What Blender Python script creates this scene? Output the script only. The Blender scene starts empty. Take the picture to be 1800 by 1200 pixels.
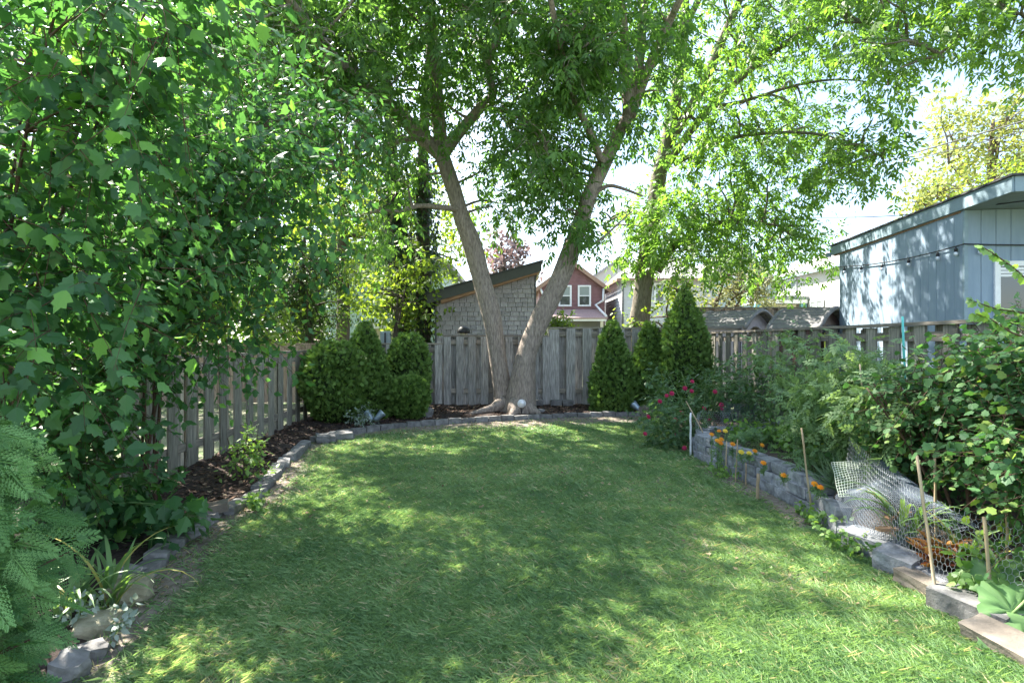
import bpy, bmesh, math, random
import numpy as np
from mathutils import Vector, Matrix, noise as mnoise
R = math.radians
rnd = random.Random(7)
rng = np.random.default_rng(11)
scene = bpy.context.scene
COL = scene.collection

# ------------------------------------------------------------------ camera, sky, sun, exposure
EYE = 1.4
cam_d = bpy.data.cameras.new('camera'); cam = bpy.data.objects.new('camera', cam_d); COL.objects.link(cam)
cam.location = (0, 0, EYE); cam.rotation_euler = (R(90), 0, 0)
cam_d.sensor_width = 36; cam_d.lens = 20; cam_d.clip_start = 0.05; cam_d.clip_end = 3000
scene.camera = cam
SUN_EL, SUN_AZ = 50, 48          # azimuth is measured from +Y towards -X
sun_to = Vector((-math.sin(R(SUN_AZ))*math.cos(R(SUN_EL)), math.cos(R(SUN_AZ))*math.cos(R(SUN_EL)), math.sin(R(SUN_EL))))
world = bpy.data.worlds.new('World'); scene.world = world; world.use_nodes = True
nt = world.node_tree; nt.nodes.clear()
wo = nt.nodes.new('ShaderNodeOutputWorld'); bg = nt.nodes.new('ShaderNodeBackground')
sky = nt.nodes.new('ShaderNodeTexSky'); sky.sky_type = 'NISHITA'; sky.sun_disc = False
sky.sun_elevation = R(SUN_EL); sky.sun_rotation = R(-SUN_AZ); sky.air_density = 1.0; sky.dust_density = 1.0; sky.ozone_density = 1.0
tc = nt.nodes.new('ShaderNodeTexCoord'); mp = nt.nodes.new('ShaderNodeMapping'); mp.inputs['Scale'].default_value = (1.0, 1.0, 2.2); mp.inputs['Rotation'].default_value = (0.0, 0.0, -0.64)
nz = nt.nodes.new('ShaderNodeTexNoise'); nz.inputs['Scale'].default_value = 1.5; nz.inputs['Detail'].default_value = 7; nz.inputs['Roughness'].default_value = 0.55
rp = nt.nodes.new('ShaderNodeValToRGB'); rp.color_ramp.elements[0].position = 0.46; rp.color_ramp.elements[1].position = 0.72
rp.color_ramp.elements[0].color = (0.08, 0.08, 0.08, 1); rp.color_ramp.elements[1].color = (0.85, 0.85, 0.85, 1)
mx = nt.nodes.new('ShaderNodeMix'); mx.data_type = 'RGBA'; mx.inputs['B'].default_value = (6.4, 7.2, 8.4, 1)
L = nt.links.new
L(tc.outputs['Generated'], mp.inputs['Vector']); L(mp.outputs['Vector'], nz.inputs['Vector']); L(nz.outputs['Fac'], rp.inputs['Fac'])
L(rp.outputs['Color'], mx.inputs['Factor']); L(sky.outputs['Color'], mx.inputs['A']); L(mx.outputs['Result'], bg.inputs['Color'])
bg.inputs['Strength'].default_value = 0.064
L(bg.outputs['Background'], wo.inputs['Surface'])
sd = bpy.data.lights.new('sun', 'SUN'); sd.energy = 4.0; sd.angle = R(0.53); sd.color = (1.0, 0.94, 0.84)
so = bpy.data.objects.new('sun', sd); COL.objects.link(so); so.location = (-20, 20, 30)
so.rotation_euler = (-sun_to).to_track_quat('-Z', 'Y').to_euler()
vs = scene.view_settings; vs.view_transform = 'Standard'; vs.look = 'None'; vs.gamma = 1; vs.use_curve_mapping = False
vs.exposure = 2.85
cy = scene.cycles
cy.use_denoising = True; cy.denoising_prefilter = 'NONE'; cy.max_bounces = 7; cy.diffuse_bounces = 4; cy.glossy_bounces = 2; cy.transmission_bounces = 5
cy.transparent_max_bounces = 4; cy.caustics_reflective = False; cy.caustics_refractive = False

# ------------------------------------------------------------------ helpers
def at(x, y, d):
    """point seen at photo pixel x,y (1800x1200) at depth d metres"""
    return Vector(((x-900)/1000*d, d, EYE+(600-y)/1000*d))
def gz(x, y):
    return 0.05*min(max(y-8.0, 0), 3.0)
def gzn(y):
    return 0.05*np.clip(y-8.0, 0, 3.0)

def tag(o, label=None, cat=None, group=None, kind=None):
    if label: o['label'] = label
    if cat: o['category'] = cat
    if group: o['group'] = group
    if kind: o['kind'] = kind
    return o
def thing(name, label, cat, loc=(0, 0, 0), group=None):
    o = bpy.data.objects.new(name, None); COL.objects.link(o); o.location = loc
    o.empty_display_size = 0.1
    return tag(o, label, cat, group)
def wm(o):
    m = o.matrix_basis.copy()
    if o.parent: m = wm(o.parent) @ o.matrix_parent_inverse @ m
    return m
def link(name, me, mat=None, parent=None, loc=None, rot=None, scale=None):
    o = bpy.data.objects.new(name, me); COL.objects.link(o)
    if mat is not None and not me.materials: me.materials.append(mat)
    if loc is not None: o.location = loc
    if rot is not None: o.rotation_euler = rot
    if scale is not None: o.scale = scale
    if parent is not None:
        o.parent = parent; o.matrix_parent_inverse = wm(parent).inverted()
    return o
def mesh(name, V, F, smooth=False):
    me = bpy.data.meshes.new(name); me.from_pydata([tuple(v) for v in V], [], F); me.update()
    if smooth:
        me.polygons.foreach_set('use_smooth', [True]*len(me.polygons))
    return me
def np_mesh(name, V, flat, sizes, rnds=None, smooth=False):
    me = bpy.data.meshes.new(name)
    V = np.asarray(V, dtype=np.float32); flat = np.asarray(flat, dtype=np.int32); sizes = np.asarray(sizes, dtype=np.int32)
    me.vertices.add(len(V)); me.vertices.foreach_set('co', V.ravel())
    me.loops.add(len(flat)); me.loops.foreach_set('vertex_index', flat)
    me.polygons.add(len(sizes)); st = np.zeros(len(sizes), dtype=np.int32); st[1:] = np.cumsum(sizes)[:-1]
    me.polygons.foreach_set('loop_start', st)
    if smooth: me.polygons.foreach_set('use_smooth', np.ones(len(sizes), dtype=bool))
    me.update(calc_edges=True)
    if rnds is not None:
        a = me.attributes.new('rnd', 'FLOAT', 'FACE'); a.data.foreach_set('value', np.asarray(rnds, dtype=np.float32))
    return me
_boxes = {}
def box_mesh(sx, sy, sz, mat, var=0):
    k = (round(sx, 3), round(sy, 3), round(sz, 3), mat.name if mat else '', var)
    if k not in _boxes:
        x, y, z = sx/2, sy/2, sz/2
        me = mesh('box', [(-x,-y,-z),(x,-y,-z),(x,y,-z),(-x,y,-z),(-x,-y,z),(x,-y,z),(x,y,z),(-x,y,z)],
                  [(0,3,2,1),(4,5,6,7),(0,1,5,4),(1,2,6,5),(2,3,7,6),(3,0,4,7)])
        _boxes[k] = me
    return _boxes[k]
def bx(name, x0, x1, y0, y1, z0, z1, mat, parent=None, rot=None):
    return link(name, box_mesh(x1-x0, y1-y0, z1-z0, mat), mat, parent, ((x0+x1)/2, (y0+y1)/2, (z0+z1)/2), rot)
def quadbox(name, P, depth, mat, parent):
    """prism from a planar polygon P (list of Vector), extruded by the vector depth"""
    n = len(P); depth = Vector(depth); c = sum((Vector(p) for p in P), Vector())/n
    V = [Vector(p)-c for p in P]+[Vector(p)+depth-c for p in P]
    F = [tuple(range(n)), tuple(range(2*n-1, n-1, -1))]+[(i, i+n, (i+1) % n+n, (i+1) % n) for i in range(n)]
    me = mesh(name, V, F); bm = bmesh.new(); bm.from_mesh(me); bmesh.ops.recalc_face_normals(bm, faces=bm.faces); bm.to_mesh(me); bm.free()
    return link(name, me, mat, parent, c)
def tube_data(P, Rr, sides=8, cap=True, jit=0.0, seed=0):
    P = [Vector(p) for p in P]; V = []; F = []
    n = len(P); up = Vector((0.31, 0.17, 0.93))
    prev = None
    for i, p in enumerate(P):
        t = (P[min(i+1, n-1)]-P[max(i-1, 0)]).normalized()
        if prev is None:
            a = t.cross(up);  a = t.cross(Vector((1, 0, 0))) if a.length < 0.05 else a
        else:
            a = prev-t*prev.dot(t)
        a.normalize(); prev = a; b = t.cross(a)
        for k in range(sides):
            an = 2*math.pi*k/sides
            r = Rr[i]
            if jit: r *= 1+jit*mnoise.noise(Vector((math.cos(an)*1.3, math.sin(an)*1.3, p.z*1.2+seed)))
            V.append(p+a*(math.cos(an)*r)+b*(math.sin(an)*r))
    for i in range(n-1):
        for k in range(sides):
            k2 = (k+1) % sides
            F.append((i*sides+k, i*sides+k2, (i+1)*sides+k2, (i+1)*sides+k))
    if cap:
        F.append(tuple(range(sides-1, -1, -1))); F.append(tuple((n-1)*sides+k for k in range(sides)))
    return V, F
def tube(name, P, Rr, mat, parent=None, sides=8, jit=0.0, seed=0, smooth=True):
    if not hasattr(Rr, '__len__'): Rr = [Rr]*len(P)
    V, F = tube_data(P, Rr, sides, True, jit, seed)
    return link(name, mesh(name, V, F, smooth), mat, parent)
def joined_tubes(name, tubes, mat, parent=None, sides=5, smooth=True):
    V, F = [], []
    for P, Rr in tubes:
        if not hasattr(Rr, '__len__'): Rr = [Rr]*len(P)
        v, f = tube_data(P, Rr, sides, False); o = len(V)
        V += v; F += [tuple(i+o for i in q) for q in f]
    return link(name, mesh(name, V, F, smooth), mat, parent)
def smooth_path(P, n=4):
    """Catmull-Rom resample"""
    P = [Vector(p) for p in P]; out = []
    for i in range(len(P)-1):
        p0 = P[max(i-1, 0)]; p1 = P[i]; p2 = P[i+1]; p3 = P[min(i+2, len(P)-1)]
        for k in range(n):
            t = k/n
            out.append(0.5*((2*p1)+(p2-p0)*t+(2*p0-5*p1+4*p2-p3)*t*t+(3*p1-p0-3*p2+p3)*t**3))
    out.append(P[-1]); return out

# ------------------------------------------------------------------ materials
def newmat(name):
    m = bpy.data.materials.new(name); m.use_nodes = True
    return m, m.node_tree, m.node_tree.nodes['Principled BSDF']
def surf(name, c1, c2, scale=8, stretch=(1, 1, 1), rough=0.8, bump=0.3, c3=None, rand=0.25, metal=0.0, detail=6, spec=0.3, lo=0.3, hi=0.7):
    """noise-mixed surface with its own offset and shade for each object"""
    m, t, b = newmat(name); N = t.nodes.new; L = t.links.new
    tc = N('ShaderNodeTexCoord'); oi = N('ShaderNodeObjectInfo')
    mul = N('ShaderNodeMath'); mul.operation = 'MULTIPLY'; mul.inputs[1].default_value = 53.0; L(oi.outputs['Random'], mul.inputs[0])
    add = N('ShaderNodeVectorMath'); add.operation = 'ADD'; L(tc.outputs['Object'], add.inputs[0]); L(mul.outputs[0], add.inputs[1])
    mp = N('ShaderNodeMapping'); mp.inputs['Scale'].default_value = stretch; L(add.outputs[0], mp.inputs['Vector'])
    nz = N('ShaderNodeTexNoise'); nz.inputs['Scale'].default_value = scale; nz.inputs['Detail'].default_value = detail; nz.inputs['Roughness'].default_value = 0.6
    L(mp.outputs[0], nz.inputs['Vector'])
    rp = N('ShaderNodeValToRGB'); e = rp.color_ramp.elements
    e[0].position = lo; e[1].position = hi; e[0].color = (*c1, 1); e[1].color = (*c2, 1)
    if c3:
        x = e.new(0.5*(lo+hi)); x.color = (*c3, 1)
    L(nz.outputs['Fac'], rp.inputs['Fac'])
    hs = N('ShaderNodeHueSaturation'); L(rp.outputs['Color'], hs.inputs['Color'])
    mr = N('ShaderNodeMapRange'); mr.inputs['To Min'].default_value = 1-rand; mr.inputs['To Max'].default_value = 1+rand
    L(oi.outputs['Random'], mr.inputs['Value']); L(mr.outputs[0], hs.inputs['Value'])
    L(hs.outputs['Color'], b.inputs['Base Color'])
    b.inputs['Roughness'].default_value = rough; b.inputs['Metallic'].default_value = metal; b.inputs['Specular IOR Level'].default_value = spec
    if bump:
        bp = N('ShaderNodeBump'); bp.inputs['Strength'].default_value = bump; bp.inputs['Distance'].default_value = 0.02
        L(nz.outputs['Fac'], bp.inputs['Height']); L(bp.outputs[0], b.inputs['Normal'])
    return m
def leafmat(name, dark, light, trans=None, tf=0.4, rough=0.42, spec=0.4, tip=None):
    m, t, b = newmat(name); N = t.nodes.new; L = t.links.new
    at_ = N('ShaderNodeAttribute'); at_.attribute_name = 'rnd'
    rp = N('ShaderNodeValToRGB'); e = rp.color_ramp.elements
    e[0].color = (*dark, 1); e[1].color = (*light, 1)
    if tip:
        e[1].position = 0.9; x = e.new(0.97); x.color = (*tip, 1)
    L(at_.outputs['Fac'], rp.inputs['Fac'])
    L(rp.outputs['Color'], b.inputs['Base Color']); b.inputs['Roughness'].default_value = rough; b.inputs['Specular IOR Level'].default_value = spec
    tr = N('ShaderNodeBsdfTranslucent')
    mm = N('ShaderNodeMix'); mm.data_type = 'RGBA'; mm.blend_type = 'MULTIPLY'; mm.inputs['Factor'].default_value = 1.0
    L(rp.outputs['Color'], mm.inputs['A']); mm.inputs['B'].default_value = (*(trans or (2.0, 1.9, 0.8)), 1)
    L(mm.outputs['Result'], tr.inputs['Color'])
    ms = N('ShaderNodeMixShader'); ms.inputs['Fac'].default_value = tf
    L(b.outputs[0], ms.inputs[1]); L(tr.outputs[0], ms.inputs[2]); L(ms.outputs[0], t.nodes['Material Output'].inputs['Surface'])
    return m
def plain(name, c, rough=0.6, metal=0.0, spec=0.4):
    return surf(name, tuple(v*0.9 for v in c), tuple(min(1, v*1.08) for v in c), scale=14, rough=rough, bump=0.05, rand=0.04, metal=metal, spec=spec)

M = {}
M['wood_grey'] = surf('weathered_grey_wood', (0.16,0.15,0.135), (0.42,0.395,0.36), 9, (6,6,0.5), 0.9, 0.35, c3=(0.29,0.275,0.245), rand=0.28)
M['wood_green'] = surf('mossy_grey_wood', (0.105,0.10,0.08), (0.335,0.315,0.265), 9, (6,6,0.5), 0.9, 0.35, c3=(0.215,0.205,0.17), rand=0.25)
M['wood_dark'] = surf('dark_weathered_wood', (0.125,0.12,0.112), (0.43,0.415,0.39), 9, (6,6,0.5), 0.9, 0.4, c3=(0.275,0.265,0.25), rand=0.28)
M['wood_pink'] = surf('young_cedar_wood', (0.20,0.145,0.11), (0.42,0.32,0.25), 9, (6,6,0.5), 0.85, 0.3, rand=0.2)
M['rail'] = surf('fence_rail_wood', (0.12,0.11,0.09), (0.34,0.30,0.25), 9, (0.6,0.6,6), 0.9, 0.3, rand=0.15)
M['bark'] = surf('maple_bark', (0.125,0.102,0.085), (0.38,0.325,0.275), 24, (2.0,2.0,0.38), 0.95, 1.2, c3=(0.255,0.213,0.18), rand=0.05, detail=8)
M['bark_dark'] = surf('dark_bark', (0.03,0.025,0.02), (0.12,0.10,0.08), 10, (3,3,0.6), 0.95, 0.8, rand=0.1)
M['bark_far'] = surf('ridged_bark', (0.07,0.06,0.05), (0.27,0.235,0.19), 22, (2.4,2.4,0.3), 0.95, 1.0, c3=(0.16,0.14,0.11), rand=0.05, detail=8)
M['twig'] = surf('twig_bark', (0.06,0.045,0.035), (0.15,0.115,0.085), 20, rough=0.9, bump=0.2, rand=0.1)
M['twig_red'] = surf('reddish_stem', (0.05,0.028,0.02), (0.12,0.075,0.05), 20, rough=0.8, bump=0.1, rand=0.1)
M['stem_green'] = surf('green_stem', (0.10,0.17,0.06), (0.22,0.32,0.12), 20, rough=0.6, bump=0.05, rand=0.15)
M['soil'] = surf('dark_mulch_soil', (0.018,0.013,0.011), (0.075,0.052,0.042), 26, rough=1.0, bump=1.0, c3=(0.036,0.026,0.022), rand=0, detail=10)
M['bed_soil'] = surf('garden_soil', (0.03,0.024,0.02), (0.12,0.095,0.075), 22, rough=1.0, bump=1.0, rand=0, detail=10)
M['chips'] = leafmat('bark_chips', (0.03,0.02,0.016), (0.16,0.10,0.07), (1,1,1), 0.0, 0.9, 0.2, tip=(0.36,0.27,0.18))
M['litter'] = leafmat('dry_leaf_litter', (0.10,0.07,0.04), (0.42,0.33,0.2), (1.2,1.1,0.8), 0.15, 0.8, 0.2)
M['stone'] = surf('grey_concrete_block', (0.13,0.138,0.152), (0.38,0.395,0.42), 13, rough=0.92, bump=0.9, c3=(0.25,0.26,0.278), rand=0.18, detail=10)
M['edging'] = surf('grey_edging_stone', (0.10,0.098,0.095), (0.27,0.265,0.26), 11, rough=0.92, bump=0.7, c3=(0.175,0.172,0.168), rand=0.2, detail=9)
M['rock_warm'] = surf('warm_field_rock', (0.09,0.077,0.063), (0.25,0.215,0.175), 7, rough=0.9, bump=0.7, rand=0.15, detail=9)
M['rock_moss'] = surf('mossy_limestone', (0.14,0.13,0.085), (0.44,0.41,0.31), 8, rough=0.95, bump=0.9, c3=(0.27,0.25,0.17), rand=0.1, detail=9)
M['bamboo'] = surf('bamboo_stake', (0.30,0.22,0.13), (0.50,0.40,0.27), 9, (1,1,0.4), 0.6, 0.1, rand=0.12)
M['wire'] = plain('galvanised_wire', (0.34,0.37,0.39), 0.45, 0.5)
M['mesh_black'] = plain('dark_plastic_mesh', (0.12,0.155,0.20), 0.5)
M['mesh_white'] = plain('pale_green_plastic_mesh', (0.52,0.60,0.50), 0.55)
M['steel_blue'] = plain('painted_spotlight_metal', (0.26,0.33,0.38), 0.35, 0.5)
M['turq'] = plain('turquoise_plastic', (0.10,0.48,0.42), 0.5)
M['black'] = plain('black_rubber', (0.015,0.015,0.017), 0.5)
M['silver'] = plain('silver_lens', (0.62,0.64,0.66), 0.35, 0.3)
M['glass_bulb'] = plain('clear_bulb', (0.55,0.60,0.64), 0.08, 0.0, 0.8)

# leaves
M['maple'] = leafmat('boxelder_leaf', (0.046,0.102,0.032), (0.108,0.20,0.060), (2.2,2.3,0.95), 0.55, 0.45, 0.35)
M['maple2'] = leafmat('boxelder_leaf_far', (0.060,0.115,0.030), (0.15,0.25,0.06), (2.0,2.2,0.9), 0.52, 0.45, 0.35)
M['shrub'] = leafmat('lobed_shrub_leaf', (0.030,0.090,0.036), (0.080,0.19,0.068), (2.0,2.1,0.9), 0.40, 0.42, 0.35, tip=(0.15,0.32,0.07))
M['cedar'] = leafmat('arborvitae_spray', (0.062,0.125,0.028), (0.16,0.27,0.062), (1.3,1.4,0.7), 0.18, 0.6, 0.25)
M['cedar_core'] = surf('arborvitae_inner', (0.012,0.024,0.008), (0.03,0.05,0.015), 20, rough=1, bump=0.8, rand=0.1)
M['thuja'] = leafmat('near_cedar_spray', (0.065,0.18,0.055), (0.24,0.44,0.16), (1.4,1.5,0.7), 0.25, 0.5, 0.35)
M['backlit'] = leafmat('sunlit_background_leaf', (0.07,0.125,0.03), (0.18,0.27,0.06), (2.1,1.9,0.6), 0.5, 0.5, 0.3)
M['deep'] = leafmat('deep_green_leaf', (0.025,0.055,0.018), (0.065,0.12,0.035), (1.8,1.8,0.7), 0.35, 0.5, 0.3)
M['yellowish'] = leafmat('pale_distant_leaf', (0.13,0.17,0.05), (0.30,0.34,0.12), (1.5,1.4,0.7), 0.4, 0.6, 0.2)
M['purple'] = leafmat('purple_leaf', (0.13,0.105,0.105), (0.25,0.205,0.20), (1.3,1.0,1.0), 0.3, 0.6, 0.2)
M['olive'] = leafmat('grey_olive_leaf', (0.10,0.12,0.06), (0.26,0.28,0.15), (1.4,1.3,0.8), 0.35, 0.6, 0.2)
M['ivy'] = leafmat('ivy_leaf', (0.014,0.035,0.012), (0.045,0.085,0.025), (1.6,1.7,0.6), 0.25, 0.4, 0.4)
M['currant'] = leafmat('currant_leaf', (0.035,0.098,0.038), (0.085,0.185,0.068), (1.7,1.9,0.8), 0.33, 0.55, 0.25, tip=(0.20,0.29,0.07))
M['rose'] = leafmat('rose_leaf', (0.045,0.105,0.042), (0.11,0.20,0.085), (1.7,1.7,0.8), 0.35, 0.45, 0.4)
M['tomato'] = leafmat('tomato_leaf', (0.13,0.225,0.10), (0.27,0.39,0.18), (1.6,1.6,0.8), 0.38, 0.55, 0.3)
M['lush'] = leafmat('fresh_garden_leaf', (0.10,0.21,0.055), (0.25,0.40,0.12), (1.7,1.7,0.6), 0.4, 0.45, 0.4)
M['marigold_leaf'] = leafmat('marigold_leaf', (0.08,0.16,0.07), (0.17,0.28,0.12), (1.5,1.5,0.8), 0.3, 0.55, 0.3)
M['bluegreen'] = leafmat('blue_green_blade', (0.09,0.15,0.09), (0.20,0.29,0.17), (1.4,1.5,0.8), 0.3, 0.5, 0.3)
M['strap'] = leafmat('strap_leaf', (0.10,0.20,0.07), (0.25,0.38,0.16), (1.6,1.6,0.7), 0.35, 0.45, 0.4, tip=(0.42,0.38,0.12))
M['squash'] = leafmat('squash_leaf', (0.10,0.22,0.075), (0.19,0.33,0.13), (1.5,1.6,0.7), 0.35, 0.5, 0.35)
M['silverleaf'] = leafmat('silvery_leaf', (0.20,0.26,0.21), (0.33,0.39,0.33), (1,1,0.9), 0.2, 0.7, 0.2)
M['redleaf'] = leafmat('red_lettuce_leaf', (0.16,0.05,0.03), (0.38,0.20,0.05), (1.6,1.2,0.6), 0.35, 0.45, 0.4)
M['petal_red'] = leafmat('crimson_petal', (0.30,0.006,0.05), (0.52,0.02,0.10), (1.2,1.0,1.0), 0.25, 0.5, 0.3)
M['petal_orange'] = leafmat('marigold_petal', (0.75,0.22,0.01), (0.85,0.42,0.03), (1.1,1.0,0.8), 0.2, 0.5, 0.3)
M['petal_yellow'] = leafmat('yellow_petal', (0.75,0.55,0.03), (0.85,0.70,0.10), (1.1,1.0,0.8), 0.2, 0.5, 0.3)
M['grass'] = leafmat('lawn_grass_blade', (0.112,0.212,0.088), (0.265,0.395,0.165), (1.4,1.4,0.85), 0.35, 0.55, 0.25, tip=(0.50,0.45,0.27))

# ------------------------------------------------------------------ leaf batches
def half_leaf(out, fold=0.28, droop=0.18):
    """two n-gon halves mirrored about the midrib; out = right outline from base to tip"""
    V = []; F = []
    def z(x, y): return -abs(x)*fold-droop*y*y
    for s in (1, -1):
        o = len(V); n = len(out)
        for (x, y) in out: V.append((s*x, y, z(x, y)))
        F.append(tuple(range(o, o+n)) if s == 1 else tuple(range(o+n-1, o-1, -1)))
    return np.array(V, dtype=np.float32), F
T = {}
T['lobed'] = half_leaf([(0,0),(0.16,0.07),(0.40,0.30),(0.25,0.44),(0.31,0.64),(0.14,0.70),(0,1.0)], 0.38, 0.28)
T['lobed3'] = half_leaf([(0,0),(0.18,0.14),(0.40,0.44),(0.23,0.53),(0.22,0.74),(0,1.0)], 0.36, 0.28)
T['round'] = half_leaf([(0,0.02),(0.28,-0.05),(0.52,0.28),(0.38,0.44),(0.43,0.62),(0.18,0.74),(0,0.95)], 0.22, 0.2)
T['oval'] = half_leaf([(0,0),(0.24,0.28),(0.22,0.6),(0,1.0)], 0.25, 0.15)
T['lance'] = half_leaf([(0,0),(0.19,0.35),(0,1.0)], 0.3, 0.2)
T['wide'] = half_leaf([(0,0),(0.30,0.35),(0,1.0)], 0.3, 0.2)
def fingers(spec):
    V = []; F = []
    for (bx_, by, ang, ln, w) in spec:
        ca, sa = math.cos(ang), math.sin(ang); o = len(V)
        for (u, v) in ((0, 0), (w, 0.45*ln), (0, ln), (-w, 0.45*ln)):
            x = bx_+u*ca+v*sa; y = by-u*sa+v*ca
            V.append((x, y, -0.12*y*y+0.06*abs(u)/max(w, 1e-4)*0.3))
        F += [(o, o+1, o+2), (o, o+2, o+3)]
    return np.array(V, dtype=np.float32), F
T['spray'] = fingers([(0,0,0,1.0,0.09)]+[(0, 0.15+0.2*k, s*(0.75-0.08*k), 0.62-0.11*k, 0.075) for k in range(3) for s in (1, -1)])
T['pinnate'] = fingers([(0,0.62,0,0.4,0.11)]+[(0, 0.08+0.22*k, s*1.05, 0.42-0.03*k, 0.10) for k in range(3) for s in (1, -1)])
sp = [(0,0,0,1.0,0.013)]
for k in range(9):
    for s in (1, -1):
        y0 = 0.05+0.098*k+(0.03 if s > 0 else 0); a = s*(0.95-0.05*k); ln = 0.46*(1-0.085*k); sp.append((0, y0, a, ln, 0.011))
        for j in range(5):
            f = 0.22+0.17*j
            for s2 in (1, -1):
                sp.append((math.sin(a)*ln*f, y0+math.cos(a)*ln*f, a+s2*0.55, 0.105*(1.2-f*0.6)*(1-0.05*k), 0.010))
T['thuja'] = fingers(sp)
T['petals'] = fingers([(0,0,0.785*k,0.5,0.2) for k in range(8)])

def unit(a): return a/np.maximum(np.linalg.norm(a, axis=-1, keepdims=True), 1e-6)
class Batch:
    def __init__(s): s.p = []; s.a = []; s.n = []; s.s = []
    def add(s, p, axis, nrm, size):
        s.p.append(np.asarray(p, dtype=np.float32).reshape(-1, 3)); s.a.append(np.asarray(axis, dtype=np.float32).reshape(-1, 3))
        s.n.append(np.asarray(nrm, dtype=np.float32).reshape(-1, 3)); s.s.append(np.asarray(size, dtype=np.float32).reshape(-1))
    def build(s, name, tmpl, mat, parent, single=0, single_name='leaf', kind='stuff', rlo=0.0, rhi=1.0):
        P = np.concatenate(s.p); A = unit(np.concatenate(s.a)); Nn = np.concatenate(s.n); S = np.concatenate(s.s)
        Nn = Nn-A*np.sum(Nn*A, axis=1, keepdims=True); Nn = unit(Nn); X = np.cross(A, Nn)
        TV, TF = T[tmpl]; k = len(TV); r = rng.uniform(rlo, rhi, len(P))
        keep = np.ones(len(P), dtype=bool)
        if single:
            d = np.maximum(P[:, 1], 0.05); u = P[:, 0]/d; w = (P[:, 2]-EYE)/d
            score = np.where((np.abs(u) < 0.9) & (np.abs(w) < 0.6) & (P[:, 1] > 0.3), S/d*(0.4+np.abs(Nn[:, 1])), 0)
            idx = np.argsort(-score)[:single]; keep[idx] = False
            var = []
            for q in range(6):
                flat = [i for f in TF for i in f]
                me = np_mesh(single_name, TV, flat, [len(f) for f in TF], [q/5*(rhi-rlo)+rlo]*len(TF)); me.materials.append(mat); var.append(me)
            for i in idx:
                o = link(single_name, var[int(i) % 6], None, None)
                m = Matrix(((X[i][0],A[i][0],Nn[i][0],0),(X[i][1],A[i][1],Nn[i][1],0),(X[i][2],A[i][2],Nn[i][2],0),(0,0,0,1)))
                o.matrix_basis = Matrix.Translation(Vector(P[i].tolist())) @ m @ Matrix.Scale(float(S[i]), 4)
                o.parent = parent; o.matrix_parent_inverse = wm(parent).inverted()
        P, A, Nn, X, S, r = P[keep], A[keep], Nn[keep], X[keep], S[keep], r[keep]
        V = P[:, None, :]+S[:, None, None]*(TV[None, :, 0:1]*X[:, None, :]+TV[None, :, 1:2]*A[:, None, :]+TV[None, :, 2:3]*Nn[:, None, :])
        flat = np.array([i for f in TF for i in f], dtype=np.int32); sz = np.array([len(f) for f in TF], dtype=np.int32)
        n = len(P)
        FL = (flat[None, :]+(np.arange(n)*k)[:, None]).ravel()
        me = np_mesh(name, V.reshape(-1, 3), FL, np.tile(sz, n), np.repeat(r, len(TF)))
        me.materials.append(mat)
        o = link(name, me, None, parent)
        if kind: o['kind'] = kind
        return o
class Wood:
    def __init__(s): s.a = []; s.b = []; s.r = []
    def add(s, a, b, r):
        s.a.append(np.asarray(a, dtype=np.float32).reshape(-1, 3)); s.b.append(np.asarray(b, dtype=np.float32).reshape(-1, 3))
        s.r.append(np.broadcast_to(np.asarray(r, dtype=np.float32), (len(s.a[-1]),)).copy())
    def build(s, name, mat, parent, taper=0.5):
        if not s.a: return
        A = np.concatenate(s.a); B = np.concatenate(s.b); r = np.concatenate(s.r)
        t = unit(B-A); x = unit(np.cross(t, np.array([0.3, 0.9, 0.2], dtype=np.float32))); y = np.cross(t, x)
        V = np.zeros((len(A), 6, 3), dtype=np.float32)
        for k in range(3):
            d = x*math.cos(2.094*k)+y*math.sin(2.094*k)
            V[:, k] = A+d*r[:, None]; V[:, 3+k] = B+d*(r*taper)[:, None]
        f = np.array([0,1,4,3, 1,2,5,4, 2,0,3,5], dtype=np.int32)
        FL = (f[None]+(np.arange(len(A))*6)[:, None]).ravel()
        me = np_mesh(name, V.reshape(-1, 3), FL, np.full(len(A)*3, 4)); me.materials.append(mat)
        o = link(name, me, None, parent); o['kind'] = 'stuff'
        return o
def rand_dir(n):
    return unit(rng.normal(size=(n, 3)))
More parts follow.
